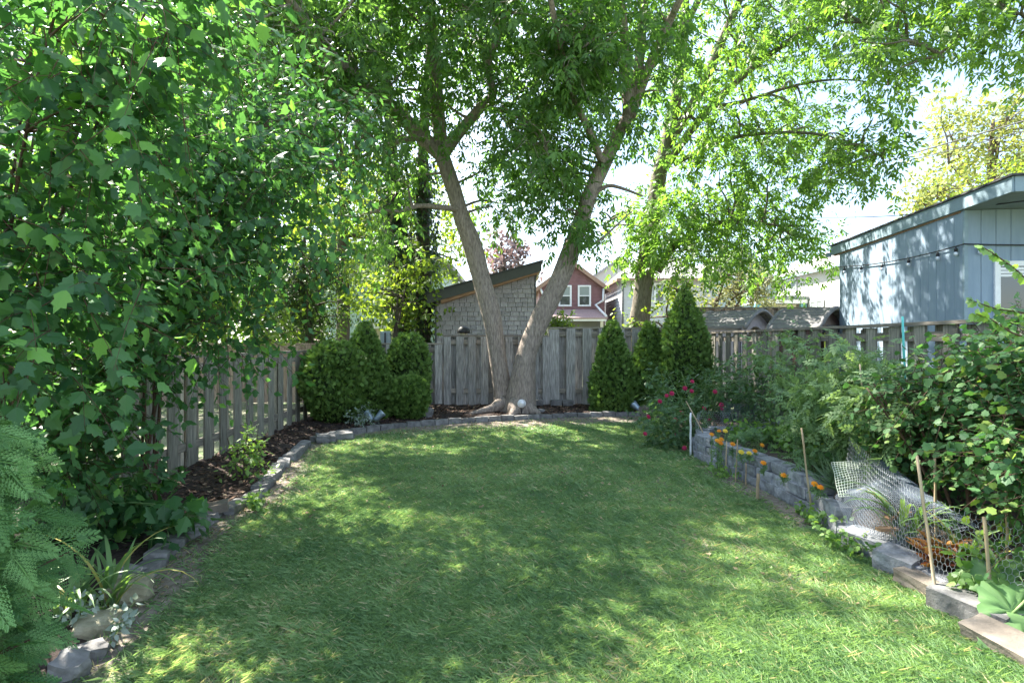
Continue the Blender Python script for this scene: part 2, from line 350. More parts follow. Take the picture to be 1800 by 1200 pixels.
def twigs(B, W, c, r, n, L=(0.3, 0.6), nodes=6, size=0.09, kind='compound', droop=0.35, shell=0.45, out=0.7, sizev=0.25, twig_r=0.004, up=0.0):
    c = np.array(c, dtype=np.float32); r = np.array(r if hasattr(r, '__len__') else (r, r, r), dtype=np.float32)
    d = rand_dir(n); u = rng.uniform(shell**3, 1, n)**(1/3)
    q = c+d*u[:, None]*r
    a = unit(d*out+rng.normal(size=(n, 3))*0.45+np.array([0, 0, up-0.25*droop]))
    Ln = rng.uniform(L[0], L[1], n)
    t = np.linspace(0.05, 1.0, nodes)
    p = q[:, None, :]+a[:, None, :]*(Ln[:, None]*t[None, :])[:, :, None]
    p[:, :, 2] -= (droop*0.5*Ln[:, None]*t[None, :]**2)
    W.add(q, p[:, nodes//2, :], twig_r); W.add(p[:, nodes//2, :], p[:, -1, :], twig_r*0.6)
    side = unit(np.cross(a, rand_dir(n)))
    sgn = np.where(np.arange(nodes) % 2 == 0, 1.0, -1.0)
    sd = side[:, None, :]*sgn[None, :, None]
    if kind == 'compound':
        ra = unit(sd*0.8+a[:, None, :]*0.5+rng.normal(size=(n, nodes, 3))*0.25+np.array([0, 0, -droop]))
        rl = size*rng.uniform(1.2, 2.0, (n, nodes))
        cross = unit(np.cross(ra, np.array([0.0, 0.0, 1.0])+rng.normal(size=(n, nodes, 3))*0.3))
        nn = unit(np.cross(cross, ra)+rng.normal(size=(n, nodes, 3))*0.25)
        for (f, s_) in ((0.45, 1), (0.45, -1), (0.8, 1), (0.8, -1), (1.0, 0)):
            pp = p+ra*(rl*f)[:, :, None]; ax = ra*(0.55 if s_ else 1.0)+cross*(0.75*s_)+np.array([0, 0, -droop*0.6])
            ax = ax+rng.normal(size=ax.shape)*0.15
            B.add(pp, ax, nn, size*rng.uniform(1-sizev, 1+sizev, (n, nodes)))
    else:
        ax = unit(sd*0.9+a[:, None, :]*0.55+rng.normal(size=(n, nodes, 3))*0.3+np.array([0, 0, -droop*0.7]))
        nn = np.array([0, 0, 1.0])+rng.normal(size=(n, nodes, 3))*0.38
        if kind == 'face':  # blades that turn their faces outwards
            nn = nn+d[:, None, :]*0.9
        B.add(p+ax*size*0.15, ax, nn, size*rng.uniform(1-sizev, 1+sizev, (n, nodes)))
def nearest(pts, c):
    P = np.array([tuple(p) for p in pts]); d = np.linalg.norm(P-np.array(tuple(c)), axis=1)+0.6*np.maximum(P[:, 2]-c[2], 0)
    return pts[int(np.argmin(d))]
def bough(tubes, a, c, r0=0.03):
    a, c = Vector(a), Vector(c); d = (c-a).length
    m1 = a.lerp(c, 0.35)+Vector((rnd.uniform(-1,1), rnd.uniform(-1,1), rnd.uniform(0.2,1)))*0.10*d
    m2 = a.lerp(c, 0.7)+Vector((rnd.uniform(-1,1), rnd.uniform(-1,1), rnd.uniform(0.2,1)))*0.08*d
    P = smooth_path([a, m1, m2, c], 3); n = len(P)
    tubes.append((P, [r0*(1-0.75*i/(n-1)) for i in range(n)]))
def in_poly(x, y, poly):
    poly = np.asarray(poly, dtype=float); x = np.asarray(x, dtype=float); y = np.asarray(y, dtype=float)
    ins = np.zeros(x.shape, dtype=bool); n = len(poly); j = n-1
    for i in range(n):
        xi, yi = poly[i]; xj, yj = poly[j]
        c = ((yi > y) != (yj > y)) & (x < (xj-xi)*(y-yi)/(yj-yi+1e-12)+xi)
        ins ^= c; j = i
    return ins
def poly_points(poly, n):
    p = np.asarray(poly, dtype=float); out = []
    while len(out) < n:
        x = rng.uniform(p[:, 0].min(), p[:, 0].max()); y = rng.uniform(p[:, 1].min(), p[:, 1].max())
        if in_poly(np.array([x]), np.array([y]), poly)[0]: out.append((x, y))
    return out
def rock_mesh(name, sx, sy, sz, mat, seed=0, rough=0.12, cuts=2, round_=0.25):
    bm = bmesh.new(); bmesh.ops.create_cube(bm, size=1.0)
    bmesh.ops.subdivide_edges(bm, edges=bm.edges[:], cuts=cuts, use_grid_fill=True)
    for v in bm.verts:
        s = v.co.normalized()*0.62
        v.co = v.co.lerp(s, round_)
        n = mnoise.noise_vector(v.co*1.9+Vector((seed*7.1, seed*3.3, seed)))
        v.co += n*rough
        v.co.x *= sx; v.co.y *= sy; v.co.z *= sz
    me = bpy.data.meshes.new(name); bm.to_mesh(me); bm.free(); me.materials.append(mat)
    return me

# ------------------------------------------------------------------ ground, lawn, beds
E_LEFT = [(-1.72,1.5),(-1.85,2.2),(-1.95,2.6),(-2.15,3.2),(-2.3,3.85),(-2.33,4.4),(-2.33,5.2),(-2.6,6.6),(-2.8,7.7)]
E_BACK = [(-2.8,7.9),(-2.5,8.35),(-1.8,8.9),(-0.95,9.25),(0,9.55),(1.0,9.8),(2.4,9.95)]
E_WALL = [(2.3,7.22),(2.2,6.85),(2.28,6.0),(2.38,5.2),(2.40,4.6),(2.34,4.05),(2.31,3.5),(2.36,3.05)]
LAWN = E_LEFT+E_BACK+[(2.3,8.6)]+E_WALL+[(2.34,2.6),(2.2,1.5)]
def seg_dist(x, y, pts):
    d = np.full(x.shape, 1e9)
    for (ax, ay), (bx_, by) in zip(pts[:-1], pts[1:]):
        vx, vy = bx_-ax, by-ay; t = np.clip(((x-ax)*vx+(y-ay)*vy)/(vx*vx+vy*vy), 0, 1)
        d = np.minimum(d, np.hypot(x-ax-t*vx, y-ay-t*vy))
    return d
def vnoise(x, y, s, seed=0.0):
    return np.array([mnoise.noise(Vector((a*s, b*s, seed))) for a, b in zip(x.ravel(), y.ravel())]).reshape(x.shape)

gm, gt, gb = newmat('lawn_ground')
N = gt.nodes.new; tcg = N('ShaderNodeTexCoord'); n1 = N('ShaderNodeTexNoise'); n1.inputs['Scale'].default_value = 1.6; n1.inputs['Detail'].default_value = 9; n1.inputs['Roughness'].default_value = 0.7
r1 = N('ShaderNodeValToRGB'); e = r1.color_ramp.elements; e[0].position = 0.38; e[1].position = 0.66; e[0].color = (0.10,0.155,0.055,1); e[1].color = (0.23,0.20,0.155,1)
n2 = N('ShaderNodeTexNoise'); n2.inputs['Scale'].default_value = 70; n2.inputs['Detail'].default_value = 5
bpn = N('ShaderNodeBump'); bpn.inputs['Strength'].default_value = 0.8; bpn.inputs['Distance'].default_value = 0.02
gt.links.new(tcg.outputs['Object'], n1.inputs['Vector']); gt.links.new(tcg.outputs['Object'], n2.inputs['Vector'])
gt.links.new(n1.outputs['Fac'], r1.inputs['Fac']); gt.links.new(r1.outputs['Color'], gb.inputs['Base Color']); gb.inputs['Roughness'].default_value = 1.0
gt.links.new(n2.outputs['Fac'], bpn.inputs['Height']); gt.links.new(bpn.outputs[0], gb.inputs['Normal'])
xs = [-900,-300,-100,-50,-25]+[-15+0.6*i for i in range(51)]+[25,50,100,300,900]
ys = [-900,-300,-80,-30,-10]+[-4+0.6*i for i in range(40)]+[25,32,45,70,120,300,900]
V = [(x, y, gz(x, y)) for y in ys for x in xs]; nx = len(xs)
F = [(j*nx+i, j*nx+i+1, (j+1)*nx+i+1, (j+1)*nx+i) for j in range(len(ys)-1) for i in range(nx-1)]
tag(link('ground', mesh('ground', V, F, True), gm), 'worn lawn soil and thatch under the grass', None, kind='structure')

def sheet(name, poly, step, zfn, mat, label):
    p = np.array(poly); x0, y0 = p.min(0); x1, y1 = p.max(0)
    X = np.arange(x0, x1+step, step); Y = np.arange(y0, y1+step, step); gx, gy = np.meshgrid(X, Y)
    ok = in_poly(gx, gy, poly); nz_ = vnoise(gx, gy, 3.1, 4.2); idx = -np.ones(gx.shape, dtype=int); V = []; F = []
    for j in range(gx.shape[0]):
        for i in range(gx.shape[1]):
            V.append((gx[j, i], gy[j, i], zfn(gx[j, i], gy[j, i], nz_[j, i]) if ok[j, i] else gz(gx[j,i], gy[j,i])-0.03))
    w = gx.shape[1]
    for j in range(gx.shape[0]-1):
        for i in range(w-1):
            q = (ok[j,i], ok[j,i+1], ok[j+1,i+1], ok[j+1,i])
            if sum(q) >= 2: F.append((j*w+i, j*w+i+1, (j+1)*w+i+1, (j+1)*w+i))
    o = link(name, mesh(name, V, F, True), mat); tag(o, label, None, kind='structure'); return o
MULCH = [(-3.5,1.2)]+[(a-0.04, b) for a, b in E_LEFT]+[(a, b+0.04) for a, b in E_BACK]+[(3.7,10.0),(3.7,11.05),(-3.5,11.05)]
def mulch_z(x, y, n): return gz(x, y)+0.035+0.035*n+0.05*max(0, min(1, (-2.6-x)*1.5)) * (1 if y < 9 else 0.3)
sheet('mulch_bed', MULCH, 0.12, mulch_z, M['soil'], 'dark mulch bed along the side and back fences')
BED = [(a+0.12, b) for a, b in reversed(E_WALL)]+[(2.5,7.3),(3.66,7.4),(3.66,1.6),(2.3,1.6),(2.4,2.6)]
def bed_z(x, y, n): return 0.07+0.17*max(0, min(1, (y-3.4)/0.9))+0.03*n
sheet('garden_bed_soil', BED, 0.1, bed_z, M['bed_soil'], 'raised vegetable bed soil beside the right fence')
BACKR = [(2.25,7.45),(3.68,7.5),(3.68,9.98),(2.3,9.9)]
sheet('rose_bed_soil', BACKR, 0.15, lambda x, y, n: gz(x, y)+0.03+0.03*n, M['bed_soil'], 'soil under the rose bush behind the raised bed')

M['worn_soil'] = surf('worn_dry_soil', (0.11,0.09,0.07), (0.27,0.235,0.195), 20, rough=1.0, bump=0.8, rand=0, detail=10)
sheet('bare_soil', [(-1.9,8.8),(-0.9,8.75),(0.1,8.95),(1.0,9.15),(2.3,9.3),(2.4,9.95),(1.0,9.8),(0,9.55),(-0.95,9.25),(-1.8,8.92)], 0.07, lambda x, y, n: gz(x, y)+0.006+0.004*n, M['worn_soil'], 'bare dry soil strip in front of the back bricks')
sheet('bare_soil', [(-1.85,2.2),(-1.72,2.5),(-1.85,3.2),(-1.95,3.9),(-2.05,4.6),(-2.1,5.3),(-2.4,6.6),(-2.8,7.7),(-2.6,6.6),(-2.33,5.2),(-2.33,4.4),(-2.3,3.85),(-2.15,3.2),(-1.95,2.6)], 0.06, lambda x, y, n: gz(x, y)+0.006+0.004*n, M['worn_soil'], 'bare dry soil strip inside the left stone edging')
sheet('bare_soil', [(2.12,6.4),(2.0,5.8),(2.05,5.0),(2.15,4.3),(2.36,4.1),(2.42,4.6),(2.40,5.2),(2.3,6.0)], 0.06, lambda x, y, n: gz(x, y)+0.006+0.004*n, M['worn_soil'], 'bare dry soil strip along the foot of the block wall')
# grass blades
def grass():
    pts = []
    for (y0, y1, den) in ((1.6,3.2,30000),(3.2,5.0,15500),(5.0,10.0,7500)):
        n = int((y1-y0)*5.4*den); x = rng.uniform(-2.9, 2.5, n); y = rng.uniform(y0, y1, n)
        k = in_poly(x, y, LAWN); pts.append(np.stack([x[k], y[k]], 1))
    P = np.concatenate(pts); x, y = P[:, 0], P[:, 1]
    # patchiness on a coarse grid
    gx = np.arange(-3.2, 3.0, 0.08); gy = np.arange(1.4, 10.4, 0.08); GX, GY = np.meshgrid(gx, gy)
    pn = 0.55*vnoise(GX, GY, 1.1, 1.0)+0.45*vnoise(GX, GY, 3.3, 2.0)
    pf = vnoise(GX, GY, 6.5, 5.0)
    ii = np.clip(((x+3.2)/0.08).astype(int), 0, len(gx)-1); jj = np.clip(((y-1.4)/0.08).astype(int), 0, len(gy)-1)
    a = pn[jj, ii]; b = pf[jj, ii]
    keep = np.ones(len(x))*1.0
    dl = seg_dist(x, y, E_LEFT); db = seg_dist(x, y, E_BACK); dw = seg_dist(x, y, E_WALL)
    keep *= np.clip((dl-0.17+0.35*a)/0.35, 0.06, 1)
    keep *= np.where(x > -1.6, np.clip((db-0.38+0.6*a)/0.5, 0.03, 1), np.clip((db-0.1+0.4*a)/0.5, 0.03, 1))
    wl = ((y > 4.2) & (y < 6.4)); keep *= np.where(wl, np.clip((dw-0.10+0.25*a)/0.25, 0.04, 1), np.clip((dw+0.05)/0.15, 0.3, 1))
    keep *= np.clip(1.15-1.6*np.clip(a+0.8*b-0.12, 0, 1), 0.12, 1)
    k = rng.uniform(0, 1, len(x)) < keep
    x, y, a, b = x[k], y[k], a[k], b[k]; n = len(x)
    h = rng.uniform(0.016, 0.038, n)*(1+0.35*b); w = np.maximum(0.0020, 0.00058*y)*rng.uniform(0.7, 1.3, n)
    an = rng.uniform(0, 6.283, n); le = rng.uniform(0.3, 2.6, n); la = an+rng.uniform(-1.2, 1.2, n)+1.57
    z = gzn(y)-0.003
    dx, dy = np.cos(an)*w, np.sin(an)*w; lx, ly = np.cos(la)*h*le, np.sin(la)*h*le
    V = np.zeros((n, 4, 3), dtype=np.float32)
    V[:, 0] = np.stack([x-dx, y-dy, z], 1); V[:, 1] = np.stack([x+dx, y+dy, z], 1)
    V[:, 2] = np.stack([x+dx*0.8+lx*0.4, y+dy*0.8+ly*0.4, z+h*0.62], 1); V[:, 3] = np.stack([x+lx, y+ly, z+h], 1)
    f = np.array([0,1,2,0,2,3], dtype=np.int32); FL = (f[None]+(np.arange(n)*4)[:, None]).ravel()
    r = np.clip(0.42+0.8*a+0.45*b+rng.normal(size=n)*0.24, 0, 0.9); r = np.where(rng.uniform(0, 1, n) < 0.035+0.45*np.clip(a+0.7*b-0.12, 0, 1), 1.0, r)
    me = np_mesh('lawn_grass', V.reshape(-1, 3), FL, np.full(2*n, 3), np.repeat(r, 2)); me.materials.append(M['grass'])
    tag(link('lawn_grass', me), 'short mown green grass with worn straw-coloured patches', 'grass', kind='stuff')
grass()
def scatter_flakes(name, poly, n, s0, s1, zoff, mat, label, cat, zf=None):
    pts = np.array(poly_points(poly, n)); B = Batch()
    z = np.array([(zf or (lambda a, b: gz(a, b)+zoff))(a, b) for a, b in pts])
    p = np.column_stack([pts, z]); ax = np.column_stack([rng.normal(size=(n, 2)), rng.normal(size=n)*0.2])
    nn = np.array([0, 0, 1.0])+rng.normal(size=(n, 3))*0.35
    B.add(p, ax, nn, rng.uniform(s0, s1, n)); o = B.build(name, 'wide', mat, None); tag(o, label, cat, kind='stuff'); return o
EDGE_M = [(-3.4,4.2),(-2.4,4.2),(-2.35,5.2),(-2.65,6.6),(-2.85,7.8),(-2.5,8.45),(-1.8,9.0),(-0.95,9.35),(0,9.65),(1.0,9.9),(3.5,10.1),(3.5,10.9),(-3.4,10.9)]
scatter_flakes('bark_chips', EDGE_M, 9000, 0.02, 0.07, 0.045, M['chips'], 'reddish brown bark chips strewn over the mulch bed', 'mulch', zf=lambda a, b: mulch_z(a, b, 0.3)+0.005)
scatter_flakes('dry_leaves', [(-2.3,2.0),(-2.2,5.2),(-2.6,7.7),(-1.6,8.8),(0,9.4),(2.3,9.9),(2.2,7.3),(2.3,5.0),(2.2,2.2),(0.5,4.5),(-1.4,4.5)], 700, 0.012, 0.045, 0.03, M['litter'], 'dry fallen leaves scattered over the lawn', 'leaves')
scatter_flakes('dirt_litter', [(-2.35,2.2),(-2.05,2.6),(-1.9,3.2),(-2.0,4.0),(-2.05,5.2),(-2.4,6.8),(-2.3,8.2),(-0.5,9.1),(2.2,9.6),(2.3,9.9),(0,9.5),(-1.8,8.85),(-2.75,7.8),(-2.55,6.6),(-2.3,5.2)], 1600, 0.01, 0.04, 0.012, M['litter'], 'dry crumbs and twigs on the bare strip inside the stone edging', 'litter')

scatter_flakes('lawn_weeds', [(-1.7,1.8),(-2.0,4.2),(-2.2,6.6),(-1.5,8.4),(1.8,9.0),(2.0,7.0),(2.1,4.2),(2.0,1.8)], 1500, 0.014, 0.032, 0.022, M['lush'], 'broad clover and weed leaves dotted through the lawn', 'weeds')

# ------------------------------------------------------------------ fences
def fence_run(root, p0, p1, top, pitch, w, mat, nrm, both=True, cap=True, capw=0.10, bot=0.03, rails=(0.30, None), posts=2.4, ztop_rail=True, thick=0.019, gap=0.03, wback=None, cap_mat=None, post_mat=None):
    p0 = Vector((*p0, 0)); p1 = Vector((*p1, 0)); u = (p1-p0); Ln = u.length; u.normalize(); n = Vector((*nrm, 0)).normalized(); ang = math.atan2(u.y, u.x)
    k = int(Ln/pitch)
    for sidei, sgn in enumerate((1, -1) if both else (1,)):
        for i in range(k+1):
            s = (i+0.5*sidei)*pitch+0.06
            if s > Ln: continue
            c = p0+u*s+n*(sgn*gap); g = gz(c.x, c.y)
            wi = round((w if sgn > 0 else (wback or w))*rnd.choice((0.94, 1.0, 1.04)), 3)
            z0 = g+bot+rnd.choice((-0.02, 0, 0.015, 0.03)); z1 = top-rnd.choice((0.0, 0.004, 0.01))
            h = round(z1-z0, 2)
            link('board', box_mesh(wi, thick, h, mat, rnd.randint(0, 0)), mat, root, (c.x, c.y, z1-h/2), (rnd.uniform(-0.006, 0.006), rnd.uniform(-0.008, 0.008), ang+rnd.uniform(-0.02, 0.02)))
    g0 = gz(p0.x, p0.y)
    mid = (p0+p1)/2
    for zr in rails:
        z = g0+zr if zr is not None else top-0.10
        link('rail', box_mesh(Ln, 0.036, 0.085, M['rail']), M['rail'], root, (mid.x, mid.y, z), (0, 0, ang))
    if cap:
        link('cap_rail', box_mesh(Ln+0.04, capw, 0.03, cap_mat or M['rail']), cap_mat or M['rail'], root, (mid.x, mid.y, top+0.0155), (0, 0, ang))
    if posts:
        m = max(1, round(Ln/posts))
        for i in range(m+1):
            c = p0+u*(Ln*i/m)-n*0.075; g = gz(c.x, c.y)
            link('post', box_mesh(0.09, 0.09, round(top-g+0.3, 2), post_mat or mat), post_mat or mat, root, (c.x, c.y, top-0.02-round(top-g+0.3, 2)/2), (0, 0, ang))
    return root
fl = thing('picket_fence', 'low weathered picket fence with open gaps beside the leafy shrubs', 'fence', (-3.42, 6, 0))
fence_run(fl, (-3.42, 1.3), (-3.42, 10.75), 1.225, 0.332, 0.15, M['wood_green'], (1, 0), capw=0.09, posts=2.35, wback=0.14)
fr = thing('board_fence', 'weathered shadow-box fence with flat cap rail behind the vegetable bed', 'fence', (3.72, 6, 0))
fence_run(fr, (3.72, 1.2), (3.72, 10.95), 1.545, 0.352, 0.158, M['wood_green'], (-1, 0), capw=0.13, rails=(0.35, None), wback=0.15)
fb1 = thing('board_fence', 'short low stretch of grey board fence hidden by rounded cedars', 'fence', (-2.4, 11.02, 0.15))
fence_run(fb1, (-3.36, 11.04), (-1.36, 11.04), 1.34, 0.235, 0.145, M['wood_dark'], (0, -1), capw=0.08, bot=0.0, gap=0.045, wback=0.135)
fb2 = thing('board_fence', 'grey board fence panel behind the forked trunk', 'fence', (-0.3, 11.0, 0.15))
fence_run(fb2, (-1.30, 11.0), (0.68, 11.0), 1.49, 0.238, 0.145, M['wood_dark'], (0, -1), capw=0.08, bot=0.0, gap=0.045, wback=0.135)
fb3 = thing('board_fence', 'tallest grey fence panel between forked trunk and cone cedars', 'fence', (2.2, 11.0, 0.15))
fence_run(fb3, (0.76, 11.02), (3.64, 11.02), 1.645, 0.315, 0.185, M['wood_dark'], (0, -1), capw=0.08, bot=0.02, gap=0.045, wback=0.168)
fn = thing('privacy_fence', 'pinkish brown close-boarded fence beyond the low picket fence', 'fence', (-6, 11.5, 0))
fence_run(fn, (-10.5, 11.45), (-3.56, 11.45), 1.335, 0.127, 0.122, M['wood_pink'], (0, -1), both=False, capw=0.10, rails=(0.3, None), cap_mat=M['wood_pink'])
fn2 = thing('privacy_fence', 'tall brown board fence standing behind the play houses', 'fence', (6, 13.6, 0))
fence_run(fn2, (4.35, 13.6), (9.6, 13.6), 2.19, 0.25, 0.15, M['wood_pink'], (0, -1), capw=0.14, rails=(0.3, 1.0, None))

# ------------------------------------------------------------------ edging stones and retaining wall
def along(pts, step):
    P = [Vector((a, b, 0)) for a, b in pts]; out = []; acc = 0.0; want = step/2
    for a, b in zip(P[:-1], P[1:]):
        Ln = (b-a).length
        while want <= acc+Ln:
            t = (want-acc)/Ln; out.append((a.lerp(b, t), math.atan2(b.y-a.y, b.x-a.x))); want += step
        acc += Ln
    return out
eb = thing('brick_edging', 'row of small grey bricks edging the lawn along the back bed', 'edging', (0, 9.5, 0.07))
bm_ = [rock_mesh('brick', 0.215, 0.10, 0.11, M['edging'], q, 0.035, 2, 0.06) for q in range(5)]
for i, (p, a) in enumerate(along(E_BACK, 0.225)):
    link('brick', bm_[i % 5], None, eb, (p.x, p.y+0.03, gz(p.x, p.y)+0.025+rnd.uniform(-0.012, 0.012)), (rnd.uniform(-0.05, 0.05), rnd.uniform(-0.05, 0.05), a+rnd.uniform(-0.06, 0.06)))
el = thing('stone_edging', 'uneven grey flagstones edging the lawn along the picket fence bed', 'edging', (-2.3, 5, 0))
sm_ = [rock_mesh('stone', 0.33, 0.13, 0.10, M['edging'], q+20, 0.07, 2, 0.12) for q in range(6)]
for i, (p, a) in enumerate(along([q for q in E_LEFT if q[1] > 3.0], 0.345)):
    link('stone', sm_[i % 6], None, el, (p.x+rnd.uniform(-0.03, 0.03), p.y, 0.02+rnd.uniform(-0.015, 0.02)), (rnd.uniform(-0.12, 0.12), rnd.uniform(-0.08, 0.08), a+rnd.uniform(-0.14, 0.14)))
rw = thing('retaining_wall', 'curved low wall of stacked grey concrete blocks around the vegetable bed', 'wall', (2.3, 6, 0))
wm_ = [rock_mesh('block', 0.262, 0.16, 0.094, M['stone'], q+40, 0.06, 2, 0.11) for q in range(6)]
WPATH = [(3.4,7.38),(2.85,7.45),(2.5,7.42)]+E_WALL
for course in range(3):
    path = [(a+0.075+0.02*course, b) for a, b in WPATH if b > (2.9, 3.75, 4.3)[course]]
    path[0] = (path[0][0]+0.07*course, path[0][1])
    for i, (p, a) in enumerate(along(path, 0.272)):
        link('block', wm_[(i*2+course) % 6], None, rw, (p.x, p.y, 0.045+0.096*course+rnd.uniform(-0.006, 0.006)), (rnd.uniform(-0.04, 0.04), rnd.uniform(-0.04, 0.04), a+(math.pi if i % 2 else 0)+rnd.uniform(-0.05, 0.05)))
def rock(label, px, py, d, size, mat, seed, rot=(0, 0, 0), rough=0.14, round_=0.3, cuts=3, name='rock', dz=0.0):
    p = at(px, py, d); o = link(name, rock_mesh(name, *size, mat, seed, rough, cuts, round_), None, None, (p.x, p.y, gz(p.x, p.y)+size[2]*0.4+dz), rot)
    tag(o, label, 'rock'); return o
rock('chipped squared grey block laid beside the daylily clump', 218, 1030, 3.28, (0.19, 0.13, 0.10), M['edging'], 3, (0.1, 0.1, -0.25), 0.06, 0.06)
rock('mossy yellowish limestone chunk below the chipped block', 226, 1058, 3.06, (0.20, 0.15, 0.13), M['rock_moss'], 5, (0.2, 0.1, 0.4), 0.16, 0.3)
rock('flat grey rock among silvery leaves near the daylily', 175, 1100, 2.76, (0.19, 0.15, 0.07), M['rock_moss'], 8, (0.1, 0.1, 0.5), 0.2, 0.35)
rock('grey rock by the cedar tips at the lawn corner', 150, 1150, 2.5, (0.15, 0.11, 0.07), M['edging'], 9, (0, 0.1, 0.7), 0.2, 0.35)
rock('upright pale grey rock under the cedar sprays', 122, 1185, 2.36, (0.12, 0.11, 0.11), M['edging'], 12, (0.1, 0.2, 0.2), 0.2, 0.35)
rock('pale flat slab lying across the stone edging below the lobed shrub', 368, 912, 4.5, (0.27, 0.12, 0.07), M['rock_warm'], 14, (0.05, -0.12, 0.45), 0.06, 0.08, dz=0.05)
rock('flat grey stone next to the corner of the back bricks', 572, 778, 7.9, (0.26, 0.2, 0.12), M['edging'], 16, (0.1, 0.1, 0.5), 0.12, 0.2)
rock('knobbly grey stone in the mulch beside the back bricks', 600, 768, 8.1, (0.34, 0.2, 0.12), M['edging'], 17, (0.1, 0, 0.3), 0.14, 0.2)
rock('pale rock in the mulch by the fence corner', 543, 755, 9.0, (0.22, 0.14, 0.08), M['edging'], 18, (0, 0, 0.2), 0.14, 0.3)
rock('squat grey stone at the foot of the small round cedar', 747, 728, 9.75, (0.24, 0.2, 0.2), M['edging'], 19, (0.1, 0.1, 0.4), 0.1, 0.2)
rock('rounded tan stone beside the chrome spotlight by the roses', 1134, 720, 10.0, (0.26, 0.18, 0.17), M['rock_warm'], 21, (0, 0, 0.3), 0.1, 0.45)
rock('dark stone behind the tan stone near the roses', 1138, 705, 10.35, (0.22, 0.16, 0.16), M['stone'], 22, (0, 0, 0.8), 0.1, 0.4)
rock('left flat stone under the disc light at the trunk foot', 918, 722, 10.1, (0.2, 0.16, 0.08), M['edging'], 23, (0, 0, 0.2), 0.12, 0.3)
rock('right flat stone under the disc light at the trunk foot', 945, 722, 10.15, (0.22, 0.16, 0.09), M['edging'], 24, (0, 0, 0.5), 0.12, 0.3)
for q, (px, lab) in enumerate(((945, 'closest to the trunk'), (978, 'in the middle of the fence foot row'), (998, 'third along the tall panel'))):
    rock('grey paving scrap leaning at the fence foot, '+lab, px, 696, 10.8, (0.21, 0.1, 0.1), M['edging'], 30+q, (0.1, 0, 0.05*q), 0.05, 0.06, dz=0.06)
# loose blocks that carry the wall on towards the house
rock('dark split-faced block at the lower end of the wall', 1535, 975, 3.72, (0.36, 0.17, 0.15), M['stone'], 51, (0.1, 0.0, -1.22), 0.06, 0.06, name='wall_block')
rock('squarish dark block ending the row of split-faced blocks', 1580, 1005, 3.42, (0.22, 0.17, 0.15), M['stone'], 52, (0.1, 0.1, -1.1), 0.06, 0.06, name='wall_block')
rock('flat reddish brown slab sunk between wall blocks', 1640, 1035, 3.14, (0.36, 0.16, 0.09), M['rock_warm'], 53, (0.0, 0.06, -1.35), 0.07, 0.1, name='wall_slab')
rock('long pale grey block beside the squash leaves', 1712, 1090, 2.84, (0.36, 0.16, 0.13), M['edging'], 54, (0.05, 0.03, -1.2), 0.04, 0.05, name='wall_block')
rock('tilted brown slab half under the squash leaves', 1775, 1140, 2.55, (0.34, 0.15, 0.09), M['rock_warm'], 55, (0.2, 0.1, -1.25), 0.06, 0.08, name='wall_slab')

# ------------------------------------------------------------------ building materials
M['shingle'] = surf('grey_cedar_shingle', (0.28,0.262,0.265), (0.44,0.415,0.415), 10, (5,5,0.8), 0.9, 0.3, c3=(0.36,0.338,0.34), rand=0.14)
M['fascia'] = plain('charcoal_fascia', (0.075,0.08,0.078), 0.6)
M['roof_dark'] = surf('dark_roof_felt', (0.03,0.03,0.033), (0.10,0.10,0.105), 30, rough=0.95, bump=0.4, rand=0.05)
M['raw_wood'] = surf('raw_orange_wood', (0.24,0.13,0.07), (0.42,0.26,0.16), 8, (0.7,4,4), 0.8, 0.2, rand=0.1)
M['blue'] = surf('blue_grey_siding', (0.195,0.265,0.335), (0.24,0.312,0.385), 5, (3,3,0.5), 0.7, 0.06, rand=0.035)
M['blue_trim'] = plain('teal_grey_trim', (0.20,0.275,0.315), 0.6)
M['blue_dark'] = plain('groove_blue', (0.10,0.15,0.19), 0.8)
M['soffit'] = plain('grey_soffit', (0.22,0.27,0.28), 0.8)
M['white'] = plain('white_paint', (0.72,0.73,0.73), 0.5)
M['red'] = surf('burgundy_siding', (0.165,0.085,0.088), (0.235,0.125,0.128), 3, rough=0.75, bump=0.05, rand=0.02)
M['red_roof'] = surf('pink_brown_shingle_roof', (0.24,0.165,0.155), (0.35,0.26,0.245), 12, rough=0.9, bump=0.3, rand=0.05)
M['brown_trim'] = plain('brown_wood_trim', (0.28,0.18,0.13), 0.7)
M['white_siding'] = surf('white_siding', (0.42,0.43,0.45), (0.52,0.53,0.55), 3, rough=0.6, bump=0.03, rand=0.02)
M['grey_roof'] = surf('pale_grey_roof', (0.24,0.225,0.225), (0.35,0.335,0.335), 10, rough=0.9, bump=0.3, rand=0.05)
M['slate_roof'] = surf('blue_grey_roof', (0.17,0.19,0.22), (0.28,0.30,0.33), 10, rough=0.9, bump=0.3, rand=0.05)
M['mint'] = surf('pale_mint_siding', (0.36,0.47,0.45), (0.44,0.54,0.52), 3, rough=0.6, bump=0.03, rand=0.02)
M['teal'] = plain('teal_paint', (0.16,0.38,0.42), 0.6)
M['cream'] = plain('cream_stucco', (0.46,0.44,0.41), 0.8)
M['beige'] = plain('beige_paint', (0.50,0.46,0.34), 0.7)
M['porch_dark'] = plain('dark_porch_wall', (0.16,0.16,0.15), 0.8)  # even dark grey of the wall below the porch roof
M['play_grey'] = surf('grey_plastic_roof', (0.145,0.14,0.14), (0.20,0.195,0.195), 16, rough=0.5, bump=0.0, rand=0.03)
M['play_lilac'] = plain('lilac_grey_plastic', (0.42,0.38,0.42), 0.55)
M['play_brown'] = plain('brown_plastic', (0.10,0.055,0.05), 0.5)
M['play_lime'] = plain('lime_plastic', (0.50,0.55,0.09), 0.5)
pm_, pt_, pb_ = newmat('window_glass')
